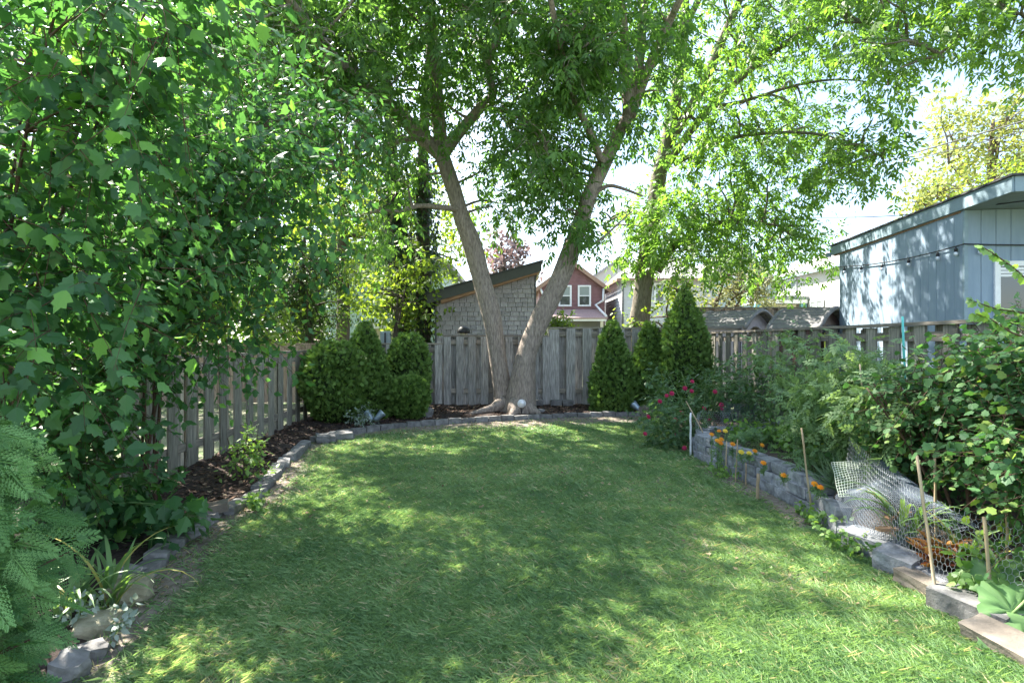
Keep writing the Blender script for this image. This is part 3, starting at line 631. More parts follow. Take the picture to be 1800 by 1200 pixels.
pb_.inputs['Base Color'].default_value = (0.05, 0.05, 0.055, 1); pb_.inputs['Roughness'].default_value = 0.04; pb_.inputs['Specular IOR Level'].default_value = 0.9
M['glass'] = pm_
pm_, pt_, pb_ = newmat('pale_window_glass')
pb_.inputs['Base Color'].default_value = (0.25, 0.28, 0.27, 1); pb_.inputs['Roughness'].default_value = 0.08
M['glass_pale'] = pm_

def lbx(name, x0, x1, y0, y1, z0, z1, mat, root, rot=None):
    o = link(name, box_mesh(x1-x0, y1-y0, z1-z0, mat), mat); o.location = ((x0+x1)/2, (y0+y1)/2, (z0+z1)/2); o.parent = root
    if rot: o.rotation_euler = rot
    return o
def lap(name, axis, fixed, a0, a1, z0, z1, step, mat, root, out=-1, clip=None):
    """lap siding as real overlapping strips; axis 'x' faces -Y, axis 'y' faces -X"""
    V = []; F = []; z = z0
    while z < z1-0.01:
        zt = min(z+step, z1); lo, hi = (a0, a1) if clip is None else clip(0.5*(z+zt))
        if hi-lo > 0.05:
            o = len(V); f0 = fixed+out*0.03; f1 = fixed+out*0.006
            for (a, f, zz) in ((lo, f0, z), (hi, f0, z), (hi, f1, zt), (lo, f1, zt), (lo, fixed, z), (hi, fixed, z)):
                V.append((a, f, zz) if axis == 'x' else (f, a, zz))
            F += [(o, o+1, o+2, o+3), (o+4, o+5, o+1, o)]
        z = zt
    return link(name, mesh(name, V, F), mat, root)

# ------------------------------------------------------------------ shingled shed behind the back fence
SY = 13.0
shed = thing('garden_shed', 'grey cedar-shingled shed with single-pitch charcoal roof behind the back fence', 'shed', (-0.6, 14.5, 0.15))
sl = lambda x: 2.375+(x+1.73)/2.25*(3.064-2.375)
quadbox('wall', [(-1.73,SY,0.1),(0.52,SY,0.1),(0.52,SY,sl(0.52)),(-1.73,SY,sl(-1.73))], (0, 3.2, 0), M['fascia'], shed)
z = 1.15; row = 0
while z < 3.06:
    x = -1.72-(0.07 if row % 2 else 0)
    while x < 0.50:
        w = rnd.choice((0.11, 0.14, 0.17, 0.20, 0.22)); xa, xb = max(x, -1.72), min(x+w-0.010, 0.51); x += w
        if xb-xa < 0.03: continue
        ta, tb = min(z+0.112, sl(xa)-0.03), min(z+0.112, sl(xb)-0.03)
        if min(ta, tb) < z+0.015: continue
        yo = rnd.uniform(0, 0.004); zb = z-rnd.uniform(0, 0.006)
        quadbox('shingle', [(xa,SY-0.034-yo,zb),(xb,SY-0.034-yo,zb),(xb,SY-0.006,tb),(xa,SY-0.006,ta)], (0, 0.004, 0), M['shingle'], shed)
    z += 0.104; row += 1
for xx in (-1.76, 0.515): bx('corner_trim', xx, xx+0.035, SY-0.035, SY+0.02, 0.1, sl(xx)-0.02, M['fascia'], shed)
fa = [at(750,517,12.7), at(952,459.5,12.7), at(952,476,12.7), at(750,534,12.7)]
roof = quadbox('roof', [at(746,514.5,12.66), at(955,456,12.66), at(955,459,12.66), at(746,517.5,12.66)], (0, 4.0, 0), M['roof_dark'], shed)
quadbox('fascia', fa, (0, 0.04, 0), M['fascia'], roof)
quadbox('soffit_board', [at(775,526,12.76), at(948,476.5,12.76), at(948,479.5,12.76), at(775,533,12.76)], (0, 0.22, 0), M['raw_wood'], roof)
quadbox('eave_board', [at(751,519,12.745), at(755,518,12.745), at(755,534,12.745), at(751,535,12.745)], (0, 3.8, 0), M['fascia'], roof)
quadbox('eave_board', [at(947,462,12.745), at(951,461,12.745), at(951,476,12.745), at(947,477,12.745)], (0, 3.8, 0), M['beige'], roof)

# ------------------------------------------------------------------ blue garage
ga = thing('garage', 'blue-grey wood-sided garage with deep eaves behind the right fence', 'garage', (5.5, 6.9, 0))
ga.rotation_euler = (0, 0, R(-7.5))
GL, GW = 3.43, 4.2
lbx('wall', 0, GW, 0, GL, 0, 2.99, M['blue_dark'], ga)
for i in range(19):
    y0 = 0.005+i*0.18; lbx('plank', -0.02, 0.0, y0, min(y0+0.174, GL), 0.05, 2.985, M['blue'], ga)
win = (0.326, 1.461, 1.60, 2.33)
i = 0; x = 0.0
while x < 2.6:
    x1 = x+0.157
    if x1 > win[0] and x < win[1]:
        lbx('plank', x, x1, -0.02, 0, 0.05, win[2], M['blue'], ga); lbx('plank', x, x1, -0.02, 0, win[3], 2.985, M['blue'], ga)
    else: lbx('plank', x, x1, -0.02, 0, 0.05, 2.985, M['blue'], ga)
    x += 0.163
lbx('corner_trim', -0.03, 0.01, -0.03, 0.005, 0.05, 2.985, M['blue_trim'], ga)
gw = lbx('window', win[0], win[1], -0.012, 0.0, win[2], win[3], M['white'], ga)
def sub(name, x0, x1, y0, y1, z0, z1, mat, par):
    o = link(name, box_mesh(x1-x0, y1-y0, z1-z0, mat), mat); o.parent = par
    o.location = Vector(((x0+x1)/2, (y0+y1)/2, (z0+z1)/2))-Vector(par.location); return o
a, b, c, d = win
sub('frame', a-0.03, a+0.03, -0.05, -0.013, c-0.03, d+0.03, M['white'], gw); sub('frame', a+0.031, b, -0.05, -0.013, d-0.03, d+0.03, M['white'], gw)
sub('frame', a+0.031, b, -0.05, -0.013, c-0.03, c+0.03, M['white'], gw); sub('frame', 0.88, 0.92, -0.045, -0.013, c+0.031, d-0.031, M['white'], gw)
sub('pane', a+0.031, 0.879, -0.03, -0.02, c+0.031, d-0.031, M['glass'], gw); sub('pane', 0.921, b-0.03, -0.03, -0.02, c+0.031, d-0.031, M['glass'], gw)
for q in range(3): sub('blind_slat', a+0.035, 0.875, -0.034, -0.031, d-0.075-q*0.04, d-0.045-q*0.04, M['white'], gw)
gr_ = lbx('roof', -0.085, GW+0.4, -0.89, GL+0.28, 3.161, 3.18, M['roof_dark'], ga)
V = [(-0.085,-0.89,3.181),(GW+0.4,-0.89,3.181),(GW+0.4,GL+0.28,3.181),(-0.085,GL+0.28,3.181),(1.6,1.3,3.42),(2.9,1.3,3.42)]
o = link('roof_slope', mesh('roof_slope', V, [(0,1,5,4),(1,2,5),(2,3,4,5),(3,0,4)]), M['roof_dark']); o.parent = ga
lbx('fascia', -0.06, -0.035, -0.85, GL+0.25, 2.995, 3.158, M['blue_trim'], ga); lbx('fascia', -0.034, GW+0.3, -0.86, -0.835, 2.995, 3.158, M['blue_trim'], ga)
lbx('soffit', -0.034, GW+0.3, -0.834, GL+0.24, 2.992, 3.01, M['soffit'], ga)
lbx('gutter', -0.12, -0.05, GL+0.26, GL+0.32, 2.97, 3.05, M['blue_trim'], ga)
lbx('eave_board', -0.033, 0.0, 0.05, GL+0.2, 2.972, 2.99, M['raw_wood'], ga)

# string light on the garage
st = thing('string_light', 'black festoon string light with clear bulbs along the garage wall', 'string light', (5.5, 6.9, 2.5))
gm_ = Matrix.Translation((5.5, 6.9, 0)) @ Matrix.Rotation(R(-7.5), 4, 'Z')
def gl(x, y, z): return gm_ @ Vector((x, y, z))
def sag(a, b, s, n=9):
    return [a.lerp(b, i/n)-Vector((0, 0, s*4*(i/n)*(1-i/n))) for i in range(n+1)]
P1 = sag(gl(-0.05, 3.4, 2.75), gl(-0.05, 0.05, 2.57), 0.06, 12); P2 = sag(gl(-0.045, -0.05, 2.575), gl(2.4, -0.05, 2.62), 0.05, 8)
tube('cable', P1+P2, 0.008, M['black'], st, 5)
def bulb(p):
    s = tube('socket', [p+Vector((0,0,0.0)), p+Vector((0,0,-0.02)), p+Vector((0,0,-0.025)), p+Vector((0,0,-0.065))], [0.007,0.009,0.021,0.02], M['black'], st, 8)
    tube('bulb', [p+Vector((0,0,-z)) for z in (0.064,0.075,0.092,0.108,0.118)], [0.014,0.022,0.026,0.02,0.006], M['glass_bulb'], s, 8)
for q in (1, 3.2, 5.6, 8.2, 10.6, 11.9):
    i = int(q); bulb(P1[i].lerp(P1[min(i+1, 12)], q-i)-Vector((0.012,0,0.006)))
for q in (0.55, 2.6, 4.6): i = int(q); bulb(P2[i].lerp(P2[i+1], q-i)-Vector((0,0.012,0.006)))

# ------------------------------------------------------------------ far houses
h = thing('house', 'narrow burgundy clapboard house with white-trimmed windows beyond the back fence', 'house', (3.7, 37, 0.15))
HY = 35.0; hx0, hx1, hp = (948-900)*0.035, (1063-900)*0.035, (1006-900)*0.035; he, hpz = EYE+0.095*35, EYE+0.137*35
quadbox('wall', [(hx0,HY,0),(hx1,HY,0),(hx1,HY,he),(hp,HY,hpz),(hx0,HY,he)], (0, 9, 0), M['red'], h)
def hclip(z):
    if z < he: return hx0, hx1
    t = (z-he)/(hpz-he); return hx0+(hp-hx0)*t, hx1+(hp-hx1)*t
lap('siding', 'x', HY, hx0, hx1, 1.0, hpz-0.05, 0.24, M['red'], h, -1, hclip)
rf = quadbox('roof', [(hp,HY-0.3,hpz+0.16),(hp,HY-0.3,hpz+0.02),(hx0-0.35,HY-0.3,he-0.25),(hx0-0.35,HY-0.3,he-0.11)], (0, 9.4, 0), M['red_roof'], h)
quadbox('roof', [(hp+0.002,HY-0.3,hpz+0.16),(hx1+0.35,HY-0.3,he-0.11),(hx1+0.35,HY-0.3,he-0.25),(hp+0.002,HY-0.3,hpz+0.02)], (0, 9.4, 0), M['red_roof'], h)
quadbox('bargeboard', [(hp,HY-0.33,hpz+0.12),(hp,HY-0.33,hpz-0.14),(hx0-0.35,HY-0.33,he-0.40),(hx0-0.35,HY-0.33,he-0.14)], (0, 0.028, 0), M['brown_trim'], rf)
quadbox('bargeboard', [(hp+0.003,HY-0.33,hpz+0.12),(hx1+0.35,HY-0.33,he-0.14),(hx1+0.35,HY-0.33,he-0.40),(hp+0.003,HY-0.33,hpz-0.14)], (0, 0.028, 0), M['brown_trim'], rf)
def hwin(par, px0, px1, py0, py1, d, y, glass, fr=0.09, sill=True):
    p = at(px0, py0, d); q = at(px1, py1, d); x0, x1, z1, z0 = p.x, q.x, p.z, q.z
    w = bx('window', x0, x1, y-0.05, y-0.033, z0, z1, M['white'], par)
    for (a, b, c, e) in ((x0-fr, x0, z0-fr, z1+fr), (x1, x1+fr, z0-fr, z1+fr), (x0, x1, z1, z1+fr), (x0, x1, z0-fr, z0), (x0, x1, (z0+z1)/2-0.03, (z0+z1)/2+0.03)):
        bx('frame', a, b, y-0.10, y-0.052, c, e, M['white'], w)
    zm = (z0+z1)/2
    bx('pane', x0+0.03, x1-0.03, y-0.07, y-0.058, zm+0.031, z1-0.02, glass, w); bx('pane', x0+0.03, x1-0.03, y-0.07, y-0.058, z0+0.02, zm-0.031, M['glass'], w)
hwin(h, 1018, 1036, 504, 536, HY, HY, M['glass_pale']); hwin(h, 984, 1002, 504, 536, HY, HY, M['glass_pale'])
quadbox('porch_roof', [at(972,543,35), at(1056,543,35), at(1068,558,33.2), at(953,558,33.2)], (0, 0, -0.09), M['red_roof'], h)
bx('porch_beam', at(956,558,33.3).x, at(1066,558,33.3).x, 33.25, 33.4, at(0,564,33.3).z, at(0,560.8,33.3).z, M['white'], h)
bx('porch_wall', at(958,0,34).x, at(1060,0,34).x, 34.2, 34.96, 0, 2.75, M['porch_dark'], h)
for px in (960, 1058): bx('porch_post', at(px,0,33.3).x-0.08, at(px,0,33.3).x+0.08, 33.26, 33.39, 0, at(0,564.2,33.3).z, M['beige'], h)
bx('porch_window', at(975,0,34).x, at(996,0,34).x, 34.15, 34.19, 1.6, 2.1, M['white'], h); bx('porch_window', at(1018,0,34).x, at(1046,0,34).x, 34.15, 34.19, 1.6, 2.1, M['white'], h)
tube('downspout', [at(1061,507,34.8), at(1060,528,34.8), at(1047,536,34.8), at(1066,556,33.3)], 0.07, M['white'], h, 6)
tube('downspout', [at(950,507,34.8), at(955,518,34.8), at(955,545,34.8)], 0.07, M['white'], h, 6)

h = thing('house', 'white clapboard house with pale hip roof behind the rear tree', 'house', (8.6, 35.5, 0.15))
bx('wall', 6.43, 11.6, 33, 39, 0, 5.0, M['white_siding'], h)
lap('siding', 'x', 33.0, 6.43, 11.6, 1.0, 4.95, 0.2, M['white_siding'], h); lap('siding', 'y', 6.43, 33, 39, 1.0, 4.95, 0.2, M['white_siding'], h)
V = [(6.05,32.6,5.0),(12.0,32.6,5.0),(12.0,39.4,5.0),(6.05,39.4,5.0),(8.2,36,6.9),(9.9,36,6.9)]
link('roof', mesh('roof', V, [(0,1,5,4),(1,2,5),(2,3,4,5),(3,0,4),(3,2,1,0)]), M['grey_roof'], h)
bx('eave', 6.03, 12.02, 32.56, 32.6, 4.86, 5.02, M['brown_trim'], h); bx('eave', 6.0, 6.03, 32.6, 39.4, 4.86, 5.02, M['brown_trim'], h)
tube('downspout', [(6.4,32.9,4.9),(6.4,32.9,1.0)], 0.06, M['fascia'], h, 6)
hwin(h, 1152, 1166, 500, 530, 33, 33, M['glass_pale'])
h = thing('house', 'pale grey gable rising behind the white clapboard house', 'house', (7.5, 48, 0.15))
quadbox('wall', [(6.6,47,0),(11.5,47,0),(11.5,47,6.6),(9.0,47,8.2),(6.6,47,6.6)], (0, 8, 0), M['cream'], h)
quadbox('roof', [(9.0,46.7,8.4),(9.0,46.7,8.22),(6.3,46.7,6.4),(6.3,46.7,6.62)], (0, 8.5, 0), M['grey_roof'], h)
quadbox('roof', [(9.005,46.7,8.4),(11.9,46.7,6.62),(11.9,46.7,6.4),(9.005,46.7,8.22)], (0, 8.5, 0), M['grey_roof'], h)

h = thing('house', 'pale mint gabled house with blue-grey rake boards behind the ornamental tree', 'house', (14.5, 37, 0.15))
g0, g1, gp = at(1236,0,36).x, at(1372,0,36).x, at(1300,0,36).x; ge, gt_ = at(0,506,36).z, at(0,440,36).z
quadbox('wall', [(g0,36,0),(g1,36,0),(g1,36,ge),(gp,36,gt_),(g0,36,ge)], (0, 6, 0), M['mint'], h)
def mclip(z):
    if z < ge: return g0, g1
    t = (z-ge)/(gt_-ge); return g0+(gp-g0)*t, g1+(gp-g1)*t
lap('siding', 'x', 36.0, g0, g1, 1.0, gt_-0.1, 0.25, M['mint'], h, -1, mclip)
for s_, (xa, xb) in enumerate(((gp, g0-0.4), (gp+0.004, g1+0.4))):
    r_ = quadbox('roof', [(xa,35.7,gt_+0.25),(xa,35.7,gt_+0.02),(xb,35.7,ge-0.36),(xb,35.7,ge-0.13)], (0, 6.4, 0), M['grey_roof'], h)
    quadbox('bargeboard', [(xa,35.66,gt_+0.2),(xa,35.66,gt_-0.1),(xb,35.66,ge-0.5),(xb,35.66,ge-0.2)], (0, 0.035, 0), M['slate_roof'], r_)
hwin(h, 1290, 1310, 475, 500, 36, 36, M['glass_pale'], 0.12)

h = thing('house', 'long cream house wall with small window beyond the play houses', 'house', (17, 29, 0.15))
CX = 14.95
quadbox('wall', [(CX,32.1,0),(CX,23.5,0),(CX,23.5,4.83),(CX,32.1,4.83)], (7, 0, 0), M['cream'], h)
quadbox('roof', [(CX-0.25,32.4,4.80),(CX-0.25,23.3,4.80),(CX+3.6,23.3,6.6),(CX+3.6,32.4,6.6)], (0, 0, 0.15), M['grey_roof'], h)
bx('gutter', CX-0.36, CX-0.26, 23.3, 32.4, 4.80, 4.92, M['soffit'], h)
def sidewin(par, y0, y1, z0, z1):
    w = bx('window', CX-0.03, CX-0.012, y0, y1, z0, z1, M['white'], par)
    for (a, b, c, e) in ((y0-0.09, y0, z0-0.09, z1+0.09), (y1, y1+0.09, z0-0.09, z1+0.09), (y0, y1, z1, z1+0.09), (y0, y1, z0-0.09, z0), ((y0+y1)/2-0.03, (y0+y1)/2+0.03, z0, z1)):
        bx('frame', CX-0.08, CX-0.031, a, b, c, e, M['white'], w)
    bx('pane', CX-0.05, CX-0.035, y0+0.02, (y0+y1)/2-0.031, z0+0.02, z1-0.02, M['glass_pale'], w); bx('pane', CX-0.05, CX-0.035, (y0+y1)/2+0.031, y1-0.02, z0+0.02, z1-0.02, M['glass_pale'], w)
sidewin(h, 29.9, 30.9, 3.95, 4.65); sidewin(h, 27.3, 28.3, 2.75, 3.35); sidewin(h, 24.5, 25.4, 2.75, 3.35)
h = thing('porch', 'small teal and cream porch with flat roof beside the cream house', 'porch', (14, 29, 0.15))
bx('roof', at(1320,0,29).x, at(1416,0,29).x, 28.6, 30.5, at(0,527,29).z, at(0,522,29).z, M['slate_roof'], h)
bx('fascia', at(1323,0,29).x, at(1413,0,29).x, 28.63, 30.3, at(0,534,29).z, at(0,527.2,29).z, M['white'], h)
bx('wall', at(1345,0,29).x, at(1398,0,29).x, 28.9, 30.3, 0, at(0,535,29).z, M['beige'], h)
for px in (1328, 1408): bx('post', at(px,0,29).x-0.14, at(px,0,29).x+0.14, 28.7, 28.9, 0, at(0,534.2,29).z, M['teal'], h)

h = thing('house', 'pale mint house seen through leaves left of the shingled shed', 'house', (-5.5, 24, 0.15))
quadbox('wall', [(-7.2,22,0),(-2.7,22,0),(-2.7,22,4.4),(-4.4,22,5.4),(-7.2,22,3.6)], (0, 7, 0), M['mint'], h)
lap('siding', 'x', 22.0, -7.2, -2.7, 1.0, 4.3, 0.16, M['mint'], h, -1, lambda z: (-7.2+max(0, (z-3.6))*1.6, -2.7-max(0, z-4.3)*1.5))
quadbox('roof', [(-4.4,21.7,5.65),(-4.4,21.7,5.45),(-7.6,21.7,3.35),(-7.6,21.7,3.55)], (0, 7.6, 0), M['grey_roof'], h)
quadbox('roof', [(-4.395,21.7,5.65),(-2.3,21.7,4.4),(-2.3,21.7,4.2),(-4.395,21.7,5.45)], (0, 7.6, 0), M['grey_roof'], h)
hwin(h, 672, 694, 528, 552, 22, 22, M['glass'], 0.08)
bx('porch_roof', at(648,0,21).x, at(710,0,21).x, 20.4, 21.96, at(0,578,21).z, at(0,568,21).z, M['white'], h)
bx('porch_wall', at(655,0,21).x, at(706,0,21).x, 20.8, 21.9, 0, at(0,578.5,21).z, M['beige'], h)

# ------------------------------------------------------------------ play houses
def playhouse(label, c, w, ln, ez, rz, ang, wall_mat, lime=False):
    root = thing('playhouse', label, 'playhouse', (c[0], c[1], 0.1), 'plastic play houses beyond the right fence'); root.rotation_euler = (0, 0, R(ang))
    h_ = rz-ez; zo = -0.1; K = 7
    def prof(t):  # t -1..1 across
        return (t*w/2, ez+h_*(1-abs(t)**1.7)+zo)
    rows = np.linspace(-1, 1, 2*K+1)
    for i in range(2*K):
        t0, t1 = rows[i], rows[i+1]
        (xa, za), (xb, zb) = prof(t0), prof(t1)
        if t0 < 0: za += 0.018
        else: zb += 0.018
        n = 9; V = []; F = []
        for j in range(n+1):
            yy = -ln/2+ln*j/n
            sc = 0.012*(1 if j % 2 else 0)
            V += [(xa, yy, za), (xb, yy, zb), (xa, yy, za-0.05-sc), (xb, yy, zb-0.05-sc)]
        for j in range(n):
            o = 4*j; F += [(o, o+1, o+5, o+4), (o+2, o+6, o+7, o+3), (o, o+4, o+6, o+2), (o+1, o+3, o+7, o+5)]
        F += [(0, 2, 3, 1), (4*n, 4*n+1, 4*n+3, 4*n+2)]
        q = link('roof_course', mesh('roof_course', V, F), M['play_grey']); q.parent = root
    for yy in (-ln/2-0.02, ln/2+0.02):
        P = [Vector((x_, yy, z_-0.015)) for x_, z_ in (prof(t) for t in np.linspace(-1.03, 1.03, 15))]
        q = tube('roof_edge', P, 0.045, M['play_grey'], None, 8); q.parent = root
    # gable walls with an arched opening
    for yy, mt in ((-ln/2+0.12, wall_mat), (ln/2-0.12, wall_mat)):
        m = 14; V = []; F = []
        for i in range(m+1):
            t = -0.86+1.72*i/m; x_, zt = prof(t); zt -= 0.06
            a_ = x_/(0.27*w); zi = 0.0 if abs(a_) >= 1 else (ez-0.32+0.33*math.sqrt(1-a_*a_)+zo)
            for dy in (0, 0.05): V += [(x_, yy+dy, zi), (x_, yy+dy, max(zt, zi+0.02))]
        for i in range(m):
            o = 4*i; F += [(o, o+4, o+5, o+1), (o+2, o+3, o+7, o+6), (o, o+2, o+6, o+4), (o+1, o+5, o+7, o+3)]
        q = link('gable_wall', mesh('gable_wall', V, F), mt); q.parent = root
    for s_ in (-1, 1):
        x_ = s_*0.84*w/2; lbx('side_wall', x_-0.025, x_+0.025, -ln/2+0.18, ln/2-0.18, 0, ez+zo-0.02+0.2*h_, wall_mat, root)
    if lime:
        lbx('bracket', -w/2+0.02, -w/2+0.42, -ln/2-0.16, -ln/2-0.07, ez+zo-0.09, ez+zo+0.05, M['black'], root)
        lbx('post', -w/2+0.06, -w/2+0.12, -ln/2-0.15, -ln/2-0.08, 0, ez+zo-0.091, M['play_lime'], root); lbx('post', -w/2+0.33, -w/2+0.39, -ln/2-0.15, -ln/2-0.08, 0, ez+zo-0.091, M['play_lime'], root)
    return root
playhouse('lilac plastic playhouse with arched opening and grey tiled roof', (4.62, 11.75), 1.25, 1.1, 1.69, 2.03, 38, M['play_lilac'])
playhouse('brown plastic playhouse with lime posts beside the garage', (5.62, 10.75), 1.15, 0.95, 1.64, 2.02, 33, M['play_brown'], True)

# ------------------------------------------------------------------ overhead cables
def cable(label, pts, r=0.012):
    P = smooth_path([at(*p) for p in pts], 8); o = tube('overhead_cable', P, r, M['black'], None, 5); tag(o, label, 'cable'); return o
cable('topmost thin cable slanting down towards the rear tree', [(1150,382,34),(1582,262,18),(1850,180,12)], 0.008)
cable('thick black cable under the topmost thin one', [(1150,404,34),(1444,317,20),(1850,198,12)], 0.016)
cable('lowest of the three slanting cables', [(1150,394,34),(1480,312,20),(1850,219,12)], 0.012)
cable('near level cable crossing just above the garage eaves', [(1180,386,26),(1380,383,14),(1560,380,10),(1860,346,5.5)], 0.008)
# small fixtures on the fences
p = at(815, 597, 11.0)
lt = thing('fence_lantern', 'small black domed lantern on top of the grey fence panel', 'lantern', (p.x, 11.0, 1.52))
tube('hood', [(p.x,11.0,1.56),(p.x,11.0,1.61),(p.x,11.0,1.66),(p.x,11.0,1.69),(p.x,11.0,1.70)], [0.13,0.125,0.095,0.05,0.01], M['black'], lt, 12)
tube('glass', [(p.x,11.0,1.525),(p.x,11.0,1.559)], [0.07,0.08], M['beige'], lt, 10)
p = at(679, 600, 11.5)
lt = thing('security_lamp', 'grey box lamp with dark band on the fence beside the cedars', 'lamp', (p.x, 11.45, 1.38))
o = bx('housing', p.x-0.10, p.x+0.10, 11.40, 11.50, 1.37, 1.56, M['soffit'], lt); tube('top', [(p.x-0.1,11.45,1.56),(p.x+0.1,11.45,1.56)], 0.05, M['soffit'], lt, 10)
bx('band', p.x-0.015, p.x+0.015, 11.385, 11.399, 1.37, 1.58, M['black'], lt)

# ------------------------------------------------------------------ trees
def limb_world(limb):
    return smooth_path([at(*p[:3]) for p in limb], 3), limb
def make_tree(name, label, base, trunks, limbs, clumps, leaf, lmat, wmat, size=0.09, tw=14, nodes=6, kind='compound', L=(0.3, 0.6), droop=0.35, single=0, group=None, rb=0.03, shell=0.4, twig_mat=None, single_name='leaf', sides=14, crown='crown'):
    root = thing(name, label, 'tree', base, group)
    pts = []
    for i, (P, Rr) in enumerate(trunks):
        Ps = smooth_path(P, 4); n = len(Ps)
        Rs = [float(np.interp(j/(n-1)*(len(P)-1), range(len(P)), Rr)) for j in range(n)]
        tube('trunk', Ps, Rs, wmat, root, sides, 0.22, i*3.1)
        pts += Ps[len(Ps)//2:]
    for i, (P, Rr) in enumerate(limbs):
        Ps = smooth_path(P, 4); n = len(Ps)
        Rs = [float(np.interp(j/(n-1)*(len(P)-1), range(len(P)), Rr)) for j in range(n)]
        tube('limb', Ps, Rs, wmat, root, 9, 0.15, i*1.7)
        pts += Ps
    B, W, tb = Batch(), Wood(), []
    for (c, r, k) in clumps:
        a = nearest(pts, c); bough(tb, a, c, rb)
        n = max(3, int(tw*k))
        twigs(B, W, tuple(c), r, n, L, nodes, size, kind, droop, shell)
    o = joined_tubes('branches', tb, twig_mat or wmat, root, 5); o['kind'] = 'stuff'
    W.build('twigs', twig_mat or wmat, root)
    B.build(crown, leaf, lmat, root, single, single_name)
    return root
# gaps in the leaf cover, as the spots where the sun comes through to the lawn (x, y, rx, ry)
GAPS = [(0.95,2.58,0.42,0.34),(0.6,2.1,0.5,0.35),(2.1,3.05,0.22,0.22),(1.6,4.7,0.25,0.16),(-1.15,2.7,0.25,0.12),(-0.5,7.0,0.2,0.10),(0.2,9.1,0.4,0.08)]
def in_gap(p, r):
    t = p.z/sun_to.z; x, y = p.x-sun_to.x*t, p.y-sun_to.y*t
    return any(((x-a)/(rx+(0.75*r+0.08 if i < 3 else 0.55*r)))**2+((y-b)/(ry+(0.7*r+0.08 if i < 3 else 0.55*r)))**2 < 1 for i, (a, b, rx, ry) in enumerate(GAPS))
def region(poly, n, d0, d1, r0, r1, k=1.0, flat=1.0):
    out = []
    for (x, y) in poly_points(poly, n):
        r = rnd.uniform(r0, r1); p = at(x, y, rnd.uniform(d0, d1))
        if p.z > (2.0 if d1 > 5.5 else 3.1) and in_gap(p, r): continue
        out.append((p, (r, r, r*flat), k))
    return out

D = 10.3
t1 = [at(884,728,10.4), at(884,695,10.4), at(875,630,10.35), at(866,565,10.3), at(850,505,10.3), at(832,435,10.3), at(815,388,10.3), at(802,345,10.3), at(789,308,10.3), at(776,268,10.3)]
t2 = [at(915,728,10.2), at(917,690,10.2), at(927,625,10.2), at(949,562,10.2), at(976,508,10.2), at(1000,450,10.2), at(1018,395,10.2), at(1036,342,10.2), at(1060,290,10.2), at(1085,240,10.1), at(1106,200,10.0)]
limbs = [
 ([at(778,275,10.3), at(735,235,10.2), at(690,190,9.8), at(640,150,9.3), at(595,110,8.8), at(545,50,8.3), at(480,-40,7.7), at(400,-160,7.0)], [.13,.125,.115,.10,.085,.07,.05,.03]),
 ([at(776,270,10.3), at(770,200,10.3), at(765,130,10.2), at(757,50,10.0), at(750,-90,9.8), at(735,-260,9.4), at(720,-430,9.0)], [.13,.12,.11,.10,.085,.06,.03]),
 ([at(780,272,10.2), at(806,235,10.1), at(846,188,9.9), at(867,165,9.7), at(858,115,9.5), at(880,50,9.2), at(905,-60,8.8), at(930,-200,8.2)], [.11,.10,.085,.07,.06,.05,.04,.02]),
 ([at(806,368,10.2), at(770,364,10.0), at(735,362,9.8), at(690,372,9.6), at(640,358,9.3)], [.055,.045,.04,.03,.015]),
 ([at(745,240,10.1), at(700,250,9.9), at(660,262,9.6), at(600,300,9.2)], [.05,.04,.03,.015]),
 ([at(1104,204,10.0), at(1102,130,9.9), at(1098,60,9.7), at(1085,-20,9.5), at(1060,-140,9.2), at(1040,-300,8.8)], [.10,.09,.08,.07,.05,.02]),
 ([at(1106,202,10.0), at(1120,140,10.0), at(1128,60,10.0), at(1135,-60,9.9), at(1150,-220,9.6)], [.10,.09,.08,.06,.03]),
 ([at(1108,205,10.0), at(1140,120,9.9), at(1168,55,9.7), at(1195,0,9.4), at(1240,-100,8.9), at(1300,-220,8.2), at(1360,-320,7.4)], [.10,.085,.075,.065,.05,.04,.02]),
 ([at(1032,350,10.2), at(1065,328,10.1), at(1090,330,10.0), at(1130,345,9.8)], [.045,.035,.03,.015]),
 ([at(1060,290,10.1), at(1035,230,9.5), at(1005,160,8.9), at(985,80,8.3), at(960,-40,7.6), at(930,-180,6.9)], [.07,.06,.05,.045,.035,.02]),
 ([at(1003,445,10.2), at(1050,425,10.3), at(1085,395,10.4), at(1110,372,10.5)], [.03,.022,.017,.009]),
 ([at(860,190,9.9), at(900,200,9.7), at(940,230,9.4), at(960,270,9.2)], [.04,.03,.025,.012]),
]
cl = []
cl += region([(560,-120),(780,-160),(790,240),(700,300),(640,290),(600,200),(540,80)], 58, 8.3, 11.3, .35, .6)
cl += region([(780,-120),(1000,-120),(1040,120),(1010,250),(930,250),(860,220),(800,240)], 60, 8.0, 11.4, .35, .6)
cl += region([(1000,-120),(1180,-120),(1190,120),(1150,240),(1060,250),(1010,150)], 34, 8.2, 10.8, .3, .5)
cl += region([(860,240),(990,230),(1010,310),(960,340),(880,370),(850,330)], 13, 9.6, 11.2, .28, .45, 1.1)
cl += region([(985,300),(1045,300),(1010,390),(970,410)], 5, 9.8, 10.6, .22, .35)
cl += region([(620,290),(760,300),(760,400),(640,420),(600,350)], 8, 9.6, 11.2, .25, .4, 0.7)
cl += region([(420,-120),(600,-120),(640,120),(600,260),(500,240),(440,100)], 34, 7.4, 10.0, .35, .6)
cl += region([(290,-60),(480,-60),(490,300),(380,330),(300,250)], 30, 8.3, 11.0, .4, .65)  # unseen clumps behind the shrub, added to shade the back-left lawn
